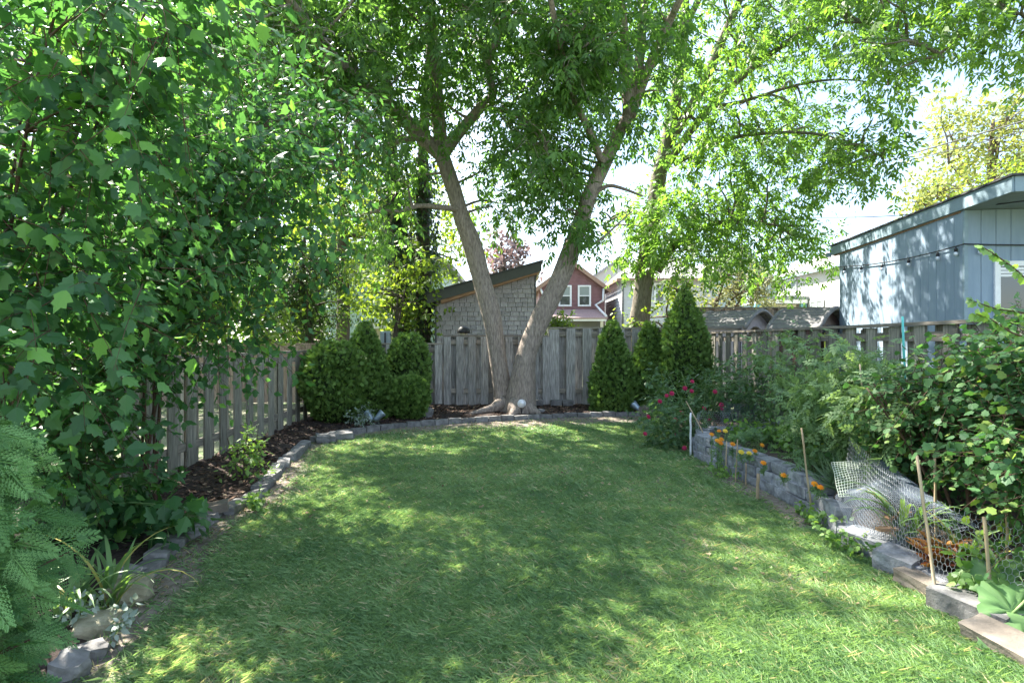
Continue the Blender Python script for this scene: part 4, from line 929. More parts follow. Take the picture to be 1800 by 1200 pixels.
# the crown above the picture, which shades the lawn
cl += region([(300,-500),(640,-420),(720,-120),(520,-60),(400,-100),(280,-200)], 36, 6.6, 9.6, .45, .75, 0.8)
cl += region([(640,-520),(1250,-500),(1200,-140),(720,-140)], 32, 7.0, 10.6, .45, .75, 0.8)
cl += region([(1150,-520),(1450,-460),(1420,-160),(1180,-140)], 5, 6.4, 9.0, .45, .7)
make_tree('maple_tree', 'large forked-trunk maple with drooping pointed leaflets against the back fence', (0, 10.3, 0.1),
          [(t1, [.25,.165,.16,.165,.168,.165,.155,.145,.135,.12]), (t2, [.33,.24,.19,.175,.165,.165,.15,.14,.13,.115,.10])], limbs, cl,
          'lance', M['maple'], M['bark'], size=0.12, tw=11, nodes=6, droop=.5, single=300)

mt_ = [o for o in bpy.data.objects if o.name == 'maple_tree'][0]
for q, (pts_, rr_) in enumerate((([(885,705,10.3),(868,716,10.15),(845,722,10.0),(825,727,9.9)], [.14,.09,.05,.02]), ([(920,705,10.15),(935,720,10.0),(950,727,9.9)], [.16,.09,.03]), ([(905,708,10.1),(903,724,9.9),(897,732,9.75)], [.16,.10,.03]))):
    tube('root', smooth_path([at(*p) for p in pts_], 3), list(np.interp(np.linspace(0, 1, 3*len(pts_)-2), np.linspace(0, 1, len(pts_)), rr_)), M['bark'], mt_, 9, 0.2)
tr = [at(1118,640,13.6), at(1123,565,13.6), at(1131,505,13.6), at(1141,430,13.6), at(1150,365,13.6), at(1158,310,13.6), at(1172,245,13.6), at(1188,175,13.5), at(1198,95,13.4), at(1204,10,13.2), at(1210,-110,13.0)]
limbs2 = [
 ([at(1156,478,13.6), at(1172,450,13.5), at(1192,428,13.4), at(1235,400,13.2), at(1300,388,12.8), at(1375,398,12.4)], [.10,.09,.08,.06,.04,.02]),
 ([at(1168,262,13.6), at(1212,195,13.4), at(1243,135,13.2), at(1270,70,13.0), at(1300,0,12.6), at(1345,-110,12.0)], [.13,.12,.11,.10,.08,.04]),
 ([at(1160,310,13.6), at(1225,215,13.2), at(1310,130,12.6), at(1390,70,12.0), at(1470,25,11.4), at(1570,-30,10.6), at(1680,-60,9.6)], [.10,.09,.075,.06,.05,.035,.02]),
 ([at(1235,190,13.2), at(1300,180,12.8), at(1400,150,12.2), at(1480,140,11.6), at(1560,150,11.0)], [.05,.04,.03,.02,.01]),
 ([at(1185,290,13.5), at(1260,250,13.0), at(1340,235,12.4), at(1430,235,11.9), at(1500,255,11.4), at(1550,275,11.0)], [.06,.05,.04,.03,.02,.01]),
 ([at(1470,25,11.4), at(1540,45,10.6), at(1610,75,9.8), at(1660,100,9.2)], [.035,.03,.02,.01]),
 ([at(1570,-30,10.6), at(1660,-20,9.8), at(1740,0,9.2), at(1800,30,8.8), at(1840,70,8.6)], [.03,.028,.022,.016,.008]),
 ([at(1148,385,13.6), at(1110,372,13.4), at(1080,380,13.2), at(1060,400,13.0)], [.05,.04,.03,.012]),
 ([at(1200,60,13.3), at(1250,-40,12.8), at(1330,-160,12.0), at(1430,-260,11.0)], [.07,.06,.045,.02]),
]
cl2 = []
cl2 += region([(1150,120),(1300,60),(1400,120),(1420,260),(1380,330),(1200,330),(1150,250)], 36, 11.4, 14.6, .35, .6)
cl2 += region([(1150,330),(1400,330),(1450,380),(1440,450),(1330,470),(1210,440),(1150,430)], 36, 11.6, 14.6, .35, .6, 1.1)
cl2 += region([(1380,120),(1520,170),(1570,290),(1500,330),(1400,330)], 15, 10.6, 12.4, .28, .45, 0.8)
cl2 += region([(1180,-80),(1500,-80),(1560,40),(1400,110),(1200,110)], 30, 10.4, 14.0, .35, .6)
cl2 += region([(1480,-60),(1720,-80),(1700,60),(1660,110),(1540,130),(1480,80)], 24, 9.0, 11.2, .28, .5, 0.9)
cl2 += region([(1690,-60),(1880,-60),(1880,110),(1790,90),(1720,30)], 12, 8.4, 9.6, .25, .42, 0.8)
cl2 += region([(1040,370),(1150,330),(1150,460),(1060,440)], 8, 12.8, 14.0, .3, .4, 0.6)
cl2 += region([(1150,-400),(1600,-360),(1600,-80),(1180,-80)], 24, 9.6, 13.5, .5, .8)
make_tree('maple_tree', 'tall single-trunk maple leaning right beyond the back fence', (3.0, 13.6, 0.15),
          [(tr, [.27,.235,.215,.20,.19,.175,.155,.135,.115,.10,.07])], limbs2, cl2,
          'lance', M['maple2'], M['bark_far'], size=0.125, tw=10, nodes=6, droop=.45, single=120)

def simple_tree(label, x, y, d, top_py, spread, n, leaf, lmat, wmat=None, size=0.16, tr_r=0.18, region_poly=None, name='tree', d0=None, d1=None, tw=12, k=1.0, base_py=None, kind='face', r=(.5, .9), droop=0.25, L=(.35, .7), single=0):
    b = at(x, y, d); b.z = gz(b.x, b.y)
    top = at(x+rnd.uniform(-15, 15), top_py, d)
    P = [b-Vector((0, 0, .1)), b.lerp(top, .35)+Vector((rnd.uniform(-.1,.1), 0, 0)), b.lerp(top, .7)+Vector((rnd.uniform(-.15,.15), 0, 0)), top]
    cl = region(region_poly, n, d0 or d-1.5, d1 or d+1.5, r[0], r[1], k)
    lm = []
    for q in range(4):
        c = cl[rnd.randrange(len(cl))][0]; s = P[1].lerp(P[3], 0.2+0.2*q); lm.append(([s, s.lerp(c, .5)+Vector((0, 0, .2)), Vector(c)], [tr_r*.45, tr_r*.3, tr_r*.1]))
    return make_tree(name, label, tuple(b), [(P, [tr_r*1.3, tr_r, tr_r*.8, tr_r*.3])], lm, cl, leaf, lmat, wmat or M['bark_dark'], size=size, tw=tw, nodes=6, kind=kind, L=L, droop=droop, rb=0.03, sides=10, single=single)

# ivy-clad pair of trunks left of the shed
iv = thing('ivy_clad_tree', 'dark ivy-covered double trunk left of the shingled shed', 'tree', (-2.9, 13.4, 0.15))
ivp = [[at(708,640,13.4), at(704,520,13.4), at(694,420,13.4), at(690,320,13.4), at(684,200,13.4), at(670,60,13.3), at(655,-80,13.2)], [at(742,640,13.6), at(744,520,13.6), at(744,400,13.6), at(742,300,13.5), at(748,180,13.4), at(760,60,13.2)]]
Bi = Batch()
for P in ivp:
    Ps = smooth_path(P, 4); tube('trunk', Ps, [0.2-0.11*i/len(Ps) for i in range(len(Ps))], M['bark_dark'], iv, 10, 0.2)
    for i, p in enumerate(Ps):
        if p.z > 5.6: continue
        n = 210; a = rng.uniform(0, 6.283, n); rr = rng.uniform(0.16, 0.46, n)
        q = np.column_stack([p.x+np.cos(a)*rr, p.y+np.sin(a)*rr, p.z+rng.uniform(-0.25, 0.25, n)])
        ax = np.column_stack([np.cos(a)*0.5, np.sin(a)*0.5, -0.8*np.ones(n)])+rng.normal(size=(n, 3))*0.3
        Bi.add(q, ax, np.column_stack([np.cos(a), np.sin(a), 0.5*np.ones(n)])+rng.normal(size=(n, 3))*0.3, rng.uniform(0.06, 0.12, n))
Bi.build('ivy', 'lobed3', M['ivy'], iv)
ivl = region([(600,-60),(820,-60),(800,240),(620,260)], 26, 12.6, 15.0, .5, .8)
B, W, tb = Batch(), Wood(), []
for c, r, k in ivl: bough(tb, nearest(smooth_path(ivp[0], 4)[10:]+smooth_path(ivp[1], 4)[10:], c), c, 0.03); twigs(B, W, tuple(c), r, 12, (.35,.7), 6, 0.15, 'simple', 0.3, 0.4)
o = joined_tubes('branches', tb, M['bark_dark'], iv); o['kind'] = 'stuff'; B.build('crown', 'oval', M['deep'], iv)

simple_tree('bright leafy sapling with thin forked stems left of the shed', 690, 640, 12.2, 520, 1, 20, 'lobed3', M['backlit'], M['bark_dark'], 0.11, 0.05, [(620,470),(760,440),(765,560),(720,590),(640,540)], 'sapling', 11.9, 12.9, 10, 1.0, r=(.28,.45), L=(.2,.45))
simple_tree('sunlit pale green tree arching behind the ivy-clad trunk', 600, 640, 19, 250, 1, 46, 'lance', M['backlit'], M['bark_dark'], 0.24, 0.2, [(480,180),(640,240),(780,330),(850,440),(700,520),(560,520),(480,400)], 'tree', 17, 21, 20, 1.0, r=(.6,1.0), droop=0.5)
simple_tree('dark upright conifer beyond the pinkish fence', 545, 640, 14.2, 410, 1, 34, 'lance', M['deep'], M['bark_dark'], 0.11, 0.10, [(500,470),(560,415),(600,480),(612,600),(480,600)], 'conifer', 13.7, 14.8, 30, 1.0, r=(.28,.45), L=(.2,.4), droop=0.6)
simple_tree('leafy tree with reddish trunk behind the big shrub and picket fence', 98, 650, 7.2, 150, 1, 40, 'oval', M['maple2'], M['bark'], 0.13, 0.12, [(-120,-60),(260,-80),(300,250),(230,430),(-60,420),(-140,200)], 'tree', 6.2, 8.6, 10, 1.0, r=(.45,.75))
simple_tree('tall deciduous tree rising behind the big shrub', 330, 640, 13.5, 60, 1, 60, 'oval', M['maple2'], M['bark_dark'], 0.18, 0.2, [(120,-120),(520,-120),(560,160),(500,400),(380,520),(180,480),(100,200)], 'tree', 12, 15.5, 18, 1.0)
simple_tree('sunlit tree glimpsed low behind the picket fence', 250, 650, 10.2, 480, 1, 22, 'oval', M['backlit'], M['bark_dark'], 0.13, 0.1, [(40,420),(470,420),(480,590),(60,600)], 'tree', 9.6, 11.0, 15, 1.0, r=(.35,.6))
simple_tree('distant purple-leaved tree above the shingled shed', 890, 560, 30, 430, 1, 11, 'oval', M['purple'], M['bark_dark'], 0.30, 0.2, [(860,470),(875,425),(905,418),(930,450),(925,480)], 'tree', 29, 31, 12, 1.0, r=(.5,.9))
simple_tree('pale sunlit tree above the garage roof', 1745, 560, 24, 210, 1, 62, 'oval', M['yellowish'], M['twig'], 0.20, 0.2, [(1640,180),(1720,165),(1900,150),(1900,330),(1740,320),(1660,300),(1625,230)], 'tree', 22, 26, 12, 1.0, r=(.5,.9))
simple_tree('small pale tree top peeking over the garage eave', 1640, 560, 21, 330, 1, 20, 'oval', M['yellowish'], M['twig'], 0.17, 0.12, [(1588,385),(1610,320),(1680,320),(1720,330),(1640,380)], 'tree', 20, 22, 11, 1.0, r=(.35,.6))
simple_tree('green tree crown resting above the garage roof edge', 1760, 560, 17, 320, 1, 26, 'lance', M['backlit'], M['twig'], 0.14, 0.15, [(1660,345),(1700,305),(1800,285),(1900,290),(1900,330),(1740,335)], 'tree', 16, 18, 12, 1.0, r=(.35,.6))
simple_tree('grey-green ornamental tree with twisting bare limbs behind the back fence', 1250, 640, 15.5, 520, 1, 40, 'oval', M['olive'], M['twig'], 0.10, 0.08, [(1230,500),(1290,460),(1360,490),(1375,540),(1240,545)], 'tree', 15, 16.5, 9, 1.0, r=(.25,.45), L=(.2,.4))
simple_tree('light green bush in front of the burgundy house', 985, 650, 13.2, 570, 1, 12, 'lobed3', M['backlit'], M['twig'], 0.08, 0.03, [(962,590),(980,545),(1010,560),(1012,590)], 'bush', 12.8, 13.6, 10, 1.0, r=(.15,.25), L=(.12,.25))
simple_tree('light green bush between the rear trunk and tallest cone cedar', 1185, 650, 13.0, 520, 1, 22, 'lobed3', M['backlit'], M['twig'], 0.09, 0.03, [(1155,590),(1170,500),(1230,480),(1225,560),(1100,590),(1085,545)], 'bush', 12.6, 14.6, 10, 1.0, r=(.2,.35), L=(.15,.3))

simple_tree('broad green tree closing the view far behind the pinkish fence', 470, 600, 27, 380, 1, 60, 'wide', M['maple2'], M['bark_dark'], 0.34, 0.3, [(380,330),(520,300),(640,380),(640,590),(380,595)], 'tree', 25, 29, 22, 1.0, r=(.9,1.5), L=(.5,1.0))
simple_tree('wide green tree far behind the big shrub stems', 150, 600, 25, 330, 1, 70, 'wide', M['maple2'], M['bark_dark'], 0.34, 0.3, [(-160,300),(380,320),(390,595),(-160,600)], 'tree', 22, 27, 22, 1.0, r=(.9,1.5), L=(.5,1.0))

# ------------------------------------------------------------------ arborvitae cedars
def cedar(label, cx, base_y, d, h, r, prof, n=4200, size=0.08, lean=0.0, group=None):
    p = at(cx, base_y, d); z0 = gz(p.x, p.y)
    root = thing('cedar_shrub', label, 'cedar', (p.x, p.y, z0), group)
    def rad(t):
        t = np.clip(t, 0, 1)
        if prof == 'cone': return r*np.minimum(1, 0.75+t*1.2)*np.clip((1-t)/0.72, 0, 1)**0.62
        if prof == 'spire': return r*np.minimum(1, 0.8+t*1.0)*np.where(t < 0.55, 1-0.25*t, np.clip(0.8625-(t-0.55)*2.1, 0.03, 1)*np.where(t > 0.72, np.clip(1.0-(t-0.72)*1.2, 0, 1), 1))
        if prof == 'column': return r*np.minimum(1, 0.8+t)*np.sqrt(np.clip(1-(np.maximum(t-0.6, 0)/0.4)**2, 0, 1))
        return r*np.sqrt(np.clip(1-(2*t-1)**2*0.98, 0, 1))
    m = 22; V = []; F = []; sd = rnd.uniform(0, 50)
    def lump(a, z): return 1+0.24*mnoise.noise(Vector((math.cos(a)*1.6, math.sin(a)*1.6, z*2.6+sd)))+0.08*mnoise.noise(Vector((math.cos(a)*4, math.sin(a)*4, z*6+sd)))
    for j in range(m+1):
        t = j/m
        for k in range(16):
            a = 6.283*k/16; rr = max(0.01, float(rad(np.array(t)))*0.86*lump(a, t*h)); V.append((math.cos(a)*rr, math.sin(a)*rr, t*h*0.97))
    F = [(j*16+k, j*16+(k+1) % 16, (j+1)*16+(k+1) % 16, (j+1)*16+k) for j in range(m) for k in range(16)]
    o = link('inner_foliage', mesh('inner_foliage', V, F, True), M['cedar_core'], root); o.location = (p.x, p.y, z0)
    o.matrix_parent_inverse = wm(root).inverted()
    # sprays on the side one can see and all round
    t = rng.uniform(0, 1, n*3); w = rad(t)/r; k_ = rng.uniform(0, 1, n*3) < w; t = t[k_][:n]; n2 = len(t)
    a = rng.uniform(0, 6.283, n2); lm = np.array([lump(x, y*h) for x, y in zip(a, t)]); rr = rad(t)*lm*rng.uniform(0.80, 1.10, n2)
    q = np.column_stack([p.x+np.cos(a)*rr, p.y+np.sin(a)*rr, z0+t*h])
    outd = np.column_stack([np.cos(a), np.sin(a), np.zeros(n2)])
    ax = outd*0.65+np.array([0, 0, 0.75])+rng.normal(size=(n2, 3))*0.42
    nn = rng.normal(size=(n2, 3))+outd*0.7
    B = Batch(); B.add(q, ax, nn, size*rng.uniform(0.7, 1.3, n2)); B.build('foliage', 'spray', M['cedar'], root, rlo=0, rhi=1)
    tube('trunk', [(p.x, p.y, z0-0.05), (p.x, p.y, z0+h*0.5)], [0.04, 0.02], M['bark_dark'], root, 6)
    return root
cedar('broad egg-shaped cedar at the corner of the picket fence', 588, 745, 9.2, 1.33, 0.50, 'egg', 5200)
cedar('tall pointed cedar between the egg-shaped and the thin cedars', 642, 738, 9.6, 1.62, 0.44, 'cone', 5000)
cedar('slim dark cedar against the low grey fence', 718, 722, 10.3, 1.42, 0.36, 'column', 4000)
cedar('small round ball cedar in front of the slim one', 720, 738, 9.55, 0.72, 0.31, 'egg', 3000)
cedar('short cone cedar closest to the forked trunk', 1076, 708, 10.35, 1.66, 0.40, 'cone', 4600)
cedar('middle cone cedar of the row by the rose bush', 1142, 708, 10.5, 1.64, 0.35, 'cone', 4400)
cedar('tallest spire-topped cedar at the end of the back fence', 1203, 712, 10.2, 2.42, 0.46, 'spire', 6000)

# near cedar at the corner of the lawn
nc = thing('cedar_shrub', 'bright green cedar with flat feathery sprays at the lawn corner', 'cedar', (-1.75, 1.7, 0))
Bn = Batch(); n = 430
t = rng.uniform(0, 1, n); a = rng.uniform(-1.9, 1.9, n); rr = (0.385*np.clip(0.35+t*1.6, 0, 1)*np.sqrt(np.clip(1.04-t**2.2, 0, 1)))*rng.uniform(0.35, 1.0, n)
dirn = np.column_stack([np.cos(a), np.sin(a), np.zeros(n)])
q = np.column_stack([-1.75+dirn[:, 0]*rr, 1.7+dirn[:, 1]*rr*1.25, 0.12+t*1.10])
ax = dirn*0.9+np.array([0.1, -0.15, -0.25])+rng.normal(size=(n, 3))*0.38
nn = np.array([0.25, -0.7, 0.7])+rng.normal(size=(n, 3))*0.6
Bn.add(q-unit(ax)*0.08, ax, nn, rng.uniform(0.11, 0.19, n)); Bn.build('foliage', 'thuja', M['thuja'], nc, 280, 'spray')
Wn = Wood(); Wn.add(np.column_stack([np.full(60, -1.75), np.full(60, 1.7), q[:60, 2]-0.1]), q[:60]-unit(ax[:60])*0.05, 0.006); Wn.build('twigs', M['twig_red'], nc)
tube('trunk', [(-1.75,1.7,-0.05),(-1.75,1.7,1.1)], [0.05,0.015], M['bark'], nc, 8)

# ------------------------------------------------------------------ big lobed shrubs on the left
def shrub(name, label, base, stems, clumps, leaf, lmat, wmat, size, tw, nodes=7, L=(.22,.45), droop=.35, single=0, kind='face', cat='shrub', rb=0.007, shell=0.3, group=None, twr=0.003, sizev=0.3, stem_r=0.013):
    root = thing(name, label, cat, base, group); pts = []
    for P in stems:
        Ps = smooth_path(P, 5); n = len(Ps); tube('stem', Ps, [stem_r*(1-0.7*i/n) for i in range(n)], wmat, root, 6); pts += Ps
    B, W, tb = Batch(), Wood(), []
    for (c, r, k) in clumps:
        bough(tb, nearest(pts, c), c, rb); twigs(B, W, tuple(c), r, max(2, int(tw*k)), L, nodes, size, kind, droop, shell, twig_r=twr, sizev=sizev)
    if tb: o = joined_tubes('branches', tb, wmat, root, 4); o['kind'] = 'stuff'
    W.build('twigs', wmat, root); B.build('foliage', leaf, lmat, root, single)
    return root
def stem_fan(x, y, n, h, lean, spread):
    out = []
    for i in range(n):
        dx, dy = lean+rnd.uniform(-spread, spread), rnd.uniform(-spread, spread)
        out.append([Vector((x+rnd.uniform(-.15,.15), y+rnd.uniform(-.15,.15), -0.03)), Vector((x+dx*.25, y+dy*.3, h*.45)), Vector((x+dx*.6, y+dy*.7, h*.8)), Vector((x+dx, y+dy, h*rnd.uniform(.95,1.15)))])
    return out
near_cl = region([(-170,-120),(310,-120),(320,120),(260,400),(180,560),(60,640),(-170,680)], 52, 2.3, 3.5, .22, .34)
shrub('lobed_leaf_shrub', 'tall near shrub with large glossy lobed leaves and reddish stems', (-2.75, 2.9, 0), stem_fan(-2.75, 2.9, 8, 3.2, 0.35, 0.7), near_cl, 'lobed', M['shrub'], M['twig_red'], 0.078, 16, 8, droop=.5, single=300)
mid_cl = region([(300,-120),(500,-120),(590,120),(610,330),(560,420),(440,450),(330,430),(240,300)], 82, 3.9, 5.3, .26, .40)
mid_cl += region([(220,300),(440,430),(420,540),(430,585),(380,610),(280,610),(180,600),(150,480)], 40, 3.8, 4.9, .20, .30)
mid_cl += region([(90,600),(240,620),(215,720),(180,840),(90,820)], 13, 3.5, 4.2, .15, .22)
shrub('lobed_leaf_shrub', 'wide arching shrub with small dark lobed leaves over the picket fence', (-2.85, 4.6, 0), stem_fan(-3.05, 4.6, 6, 3.3, 0.85, 0.6), mid_cl, 'lobed3', M['shrub'], M['twig_red'], 0.066, 21, 8, droop=.5, single=300)
low_cl = region([(130,850),(260,840),(330,890),(320,950),(240,965),(150,930)], 15, 3.7, 4.3, .12, .2)
shrub('lobed_leaf_shrub', 'low leafy clump with broad lobed leaves spilling over the stone edging', (-2.75, 4.0, 0.04), stem_fan(-2.75, 4.0, 6, 0.45, 0.1, 0.3), low_cl, 'lobed', M['shrub'], M['stem_green'], 0.115, 8, 5, (.12,.25), .3, single=150)
shrub('young_shrub', 'small light green bush growing from the mulch by the picket fence', tuple(at(432,850,5.6)[:2])+(0.05,), [[Vector((-2.62,5.6,0.05)), Vector((-2.64,5.6,0.25)), Vector((-2.6,5.6,0.5))], [Vector((-2.7,5.62,0.05)), Vector((-2.75,5.6,0.25)), Vector((-2.8,5.6,0.45))]],
      region([(405,800),(430,765),(465,790),(455,840),(425,860),(400,830)], 11, 5.45, 5.8, .08, .14), 'oval', M['lush'], M['twig'], 0.055, 7, 5, (.08,.16), .2, single=40)
shrub('groundcover_plant', 'pale variegated groundcover at the foot of the pointed cedar', tuple(at(632,745,8.9)[:2])+(0.06,), [[Vector((-2.38,8.9,0.05)), Vector((-2.36,8.9,0.2))]],
      region([(612,735),(650,715),(655,750),(618,758)], 9, 8.75, 9.0, .07, .12), 'oval', M['silverleaf'], M['stem_green'], 0.04, 8, 5, (.06,.12), .2)

# ------------------------------------------------------------------ garden plants on the right
def bedz(x, y): return bed_z(x, y, 0) if (y < 7.3 and x > 2.2) else gz(x, y)+0.04
def region_x(poly, n, x0, x1, r0, r1, k=1.0):
    out = []
    for (x, y) in poly_points(poly, n):
        d = rnd.uniform(x0, x1)/((x-900)/1000); p = at(x, y, d)
        if p.z < bedz(p.x, p.y)+0.03: continue
        r = rnd.uniform(r0, r1); out.append((p, (r, r, r), k))
    return out
def stems_at(x, y, n, h, spread):
    z = bedz(x, y); out = []
    for i in range(n):
        dx, dy = rnd.uniform(-spread, spread), rnd.uniform(-spread, spread)
        out.append([Vector((x+dx*.15, y+dy*.15, z-.03)), Vector((x+dx*.5, y+dy*.5, z+h*.5)), Vector((x+dx, y+dy, z+h*rnd.uniform(.85,1.1)))])
    return out
def flower(name, parent, p, r, mat, face=(0, -0.7, 0.7), layers=3):
    B = Batch(); f = np.array(face, dtype=float)
    for l in range(layers):
        a = np.cross(f, rng.normal(size=3)); B.add(np.array(p)+f*0.12*r*l, a, f+rng.normal(size=3)*0.15, r*(1.25-0.3*l))
    return B.build(name, 'petals', mat, parent, kind=None)

rose_cl = region([(1150,690),(1200,660),(1300,655),(1335,690),(1270,735),(1235,745),(1160,735)], 26, 7.5, 8.9, .13, .22)
rose_cl += region([(1140,720),(1225,730),(1222,790),(1160,790),(1135,760)], 14, 7.2, 7.9, .11, .18)
rb = shrub('rose_bush', 'sprawling rose bush with crimson blooms at the end of the raised bed', (2.7, 8.1, 0.05), stems_at(2.7, 8.1, 7, 0.85, 0.5), rose_cl, 'oval', M['rose'], M['stem_green'], 0.045, 9, 5, (.15,.3), .3, kind='compound', rb=.006, stem_r=.009, single=60)
for (x, y) in ((1204,682),(1216,687),(1257,688),(1181,691),(1172,695),(1268,711),(1269,718),(1238,717),(1140,732),(1187,737),(1198,725),(1189,763),(1134,762),(1203,787),(1217,670),(1160,705),(1247,735)):
    d = 7.05+rnd.uniform(0, .25) if y > 740 else 7.3+rnd.uniform(0, .3)
    flower('bloom', rb, at(x, y, d), rnd.uniform(.045, .065), M['petal_red'], (rnd.uniform(-.3,.3), -.8, .5))
shrub('climbing_plant', 'trailing vine leaves on the fence boards beside the spire-topped cedar', (3.5, 9.6, 0.1), stems_at(3.5, 9.4, 4, 1.2, 0.25), region_x([(1245,600),(1300,610),(1320,690),(1250,700)], 10, 3.3, 3.6, .10, .18), 'lobed3', M['rose'], M['stem_green'], 0.06, 6, 5, (.12,.25), .3, rb=.005, stem_r=.006)
shrub('climbing_plant', 'tall wispy leafy shoots reaching the cap rail behind the marigolds', (3.45, 7.2, 0.1), stems_at(3.45, 7.3, 5, 1.3, 0.25), region_x([(1330,610),(1420,580),(1440,640),(1420,720),(1330,710)], 16, 3.1, 3.55, .10, .17), 'oval', M['tomato'], M['stem_green'], 0.055, 7, 5, (.12,.25), .3, rb=.005, stem_r=.006, kind='compound')
shrub('leafy_bush', 'dark green low bush against the fence behind the raised bed', (3.3, 8.3, 0.08), stems_at(3.3, 8.3, 5, 0.6, 0.4), region_x([(1270,670),(1400,660),(1420,740),(1280,740)], 18, 2.9, 3.5, .12, .2), 'oval', M['rose'], M['twig'], 0.06, 9, 5, (.12,.25), .3, rb=.005, stem_r=.007)
for i, (lab, poly, xr, base) in enumerate((
    ('feathery pale tomato plant tied up in front of the fence', [(1420,670),(1490,650),(1510,710),(1500,790),(1420,780)], (2.7, 3.2), (2.95, 5.2)),
    ('tall tomato plant with airy top leaves against the fence', [(1460,640),(1540,650),(1570,700),(1560,760),(1480,730)], (3.0, 3.4), (3.2, 5.2)),
    ('bushy tomato plant beside the currant branches', [(1500,690),(1590,680),(1610,770),(1560,810),(1500,800)], (2.7, 3.1), (2.9, 4.5)))):
    shrub('tomato_plant', lab, (*base, 0.25), stems_at(*base, 4, 0.95, 0.22), region_x(poly, 20, *xr, .12, .2), 'pinnate', M['tomato'], M['stem_green'], 0.115, 8, 5, (.15,.28), .45, rb=.006, stem_r=.010, cat='tomato plant', single=60)
cur = region_x([(1520,750),(1590,700),(1700,660),(1800,620),(1900,600),(1900,780),(1750,810),(1640,795),(1560,775)], 74, 2.75, 3.45, .14, .24)
cur += region_x([(1690,790),(1900,770),(1900,910),(1810,910),(1740,860)], 16, 2.5, 2.95, .12, .2)
cb = shrub('currant_bush', 'dense currant bush with rounded lobed leaves sprawling over the bed', (3.0, 3.7, 0.2), stems_at(3.0, 3.7, 9, 0.95, 0.55), cur, 'round', M['currant'], M['twig_red'], 0.044, 19, 6, (.18,.34), .25, single=300, rb=.007, stem_r=.012)
upr = region_x([(1720,660),(1750,590),(1800,560),(1900,520),(1900,660)], 11, 2.75, 3.3, .10, .17, .7)
u2 = shrub('currant_bush', 'upright currant branches rising past the fence cap near the garage window', (3.25, 3.5, 0.2), stems_at(3.25, 3.5, 5, 1.5, 0.25), upr, 'round', M['currant'], M['twig_red'], 0.055, 8, 6, (.16,.3), .2, single=120, rb=.006, stem_r=.010)
# arching shoots with bright leaves in front of the garage
Bs = Batch()
for pl in ([(1830,520,3.1),(1790,478,3.1),(1755,452,3.1),(1727,434,3.1)], [(1840,560,3.2),(1790,548,3.2),(1750,542,3.2),(1705,527,3.2)], [(1830,600,3.0),(1780,585,3.0),(1740,560,3.0),(1715,552,3.0)]):
    Ps = smooth_path([at(*q) for q in pl], 4); tube('shoot', Ps, [.006-.0035*i/len(Ps) for i in range(len(Ps))], M['twig_red'], u2, 5)
    for i, p in enumerate(Ps):
        for s_ in (-1, 1): Bs.add([tuple(p)], [(rnd.uniform(-.8,.2), rnd.uniform(-.5,.5), s_*.5-.2)], [(rnd.uniform(-.4,.4), -.6, .7)], [rnd.uniform(.03,.05)])
Bs.build('foliage', 'round', M['lush'], u2, 20)

# low plants in the bed
lows = [(2.75,6.6,.22,.16,'round','lush',.06,'light green strawberry clump at the far end of the raised bed'),
        (3.15,6.4,.24,.18,'round','lush',.06,'strawberry clump beside the far fence boards'),
        (2.95,5.9,.24,.16,'lobed','lush',.06,'leafy strawberry clump in the middle of the raised bed'),
        (3.3,5.8,.22,.25,'oval','tomato',.07,'pepper plant with pale leaves near the tomato stems'),
        (2.8,5.35,.22,.15,'pinnate','marigold_leaf',.07,'feathery low marigold foliage in mid bed'),
        (2.68,4.95,.2,.14,'pinnate','marigold_leaf',.065,'ferny marigold foliage behind the split-faced wall'),
        (3.0,4.9,.22,.2,'round','lush',.06,'rounded leafy plant at the foot of the tomatoes'),
        (2.62,6.05,.2,.15,'pinnate','marigold_leaf',.06,'marigold foliage along the wall curve'),
        (3.35,6.9,.22,.22,'oval','silverleaf',.09,'silvery broad-leaved plant beside the dark mesh'),
        (3.05,5.45,.22,.22,'oval','lush',.07,'bright leafy greens between strawberries and tomatoes'),
        (2.75,4.5,.16,.12,'pinnate','marigold_leaf',.06,'small marigold foliage next to the mesh roll')]
for (x, y, r, h_, lf, mt, sz, lab) in lows:
    z = bedz(x, y); cl_ = [(Vector((x+rnd.uniform(-r,r)*.7, y+rnd.uniform(-r,r)*.7, z+h_*rnd.uniform(.4,1))), (r*.4, r*.4, h_*.4), 1.0) for _ in range(7)]
    shrub('bed_plant', lab, (x, y, z), stems_at(x, y, 4, h_, r*.5), cl_, lf, M[mt], M['stem_green'], sz, 6, 5, (.07,.14), .15, rb=.003, stem_r=.005, cat='plant', single=30)
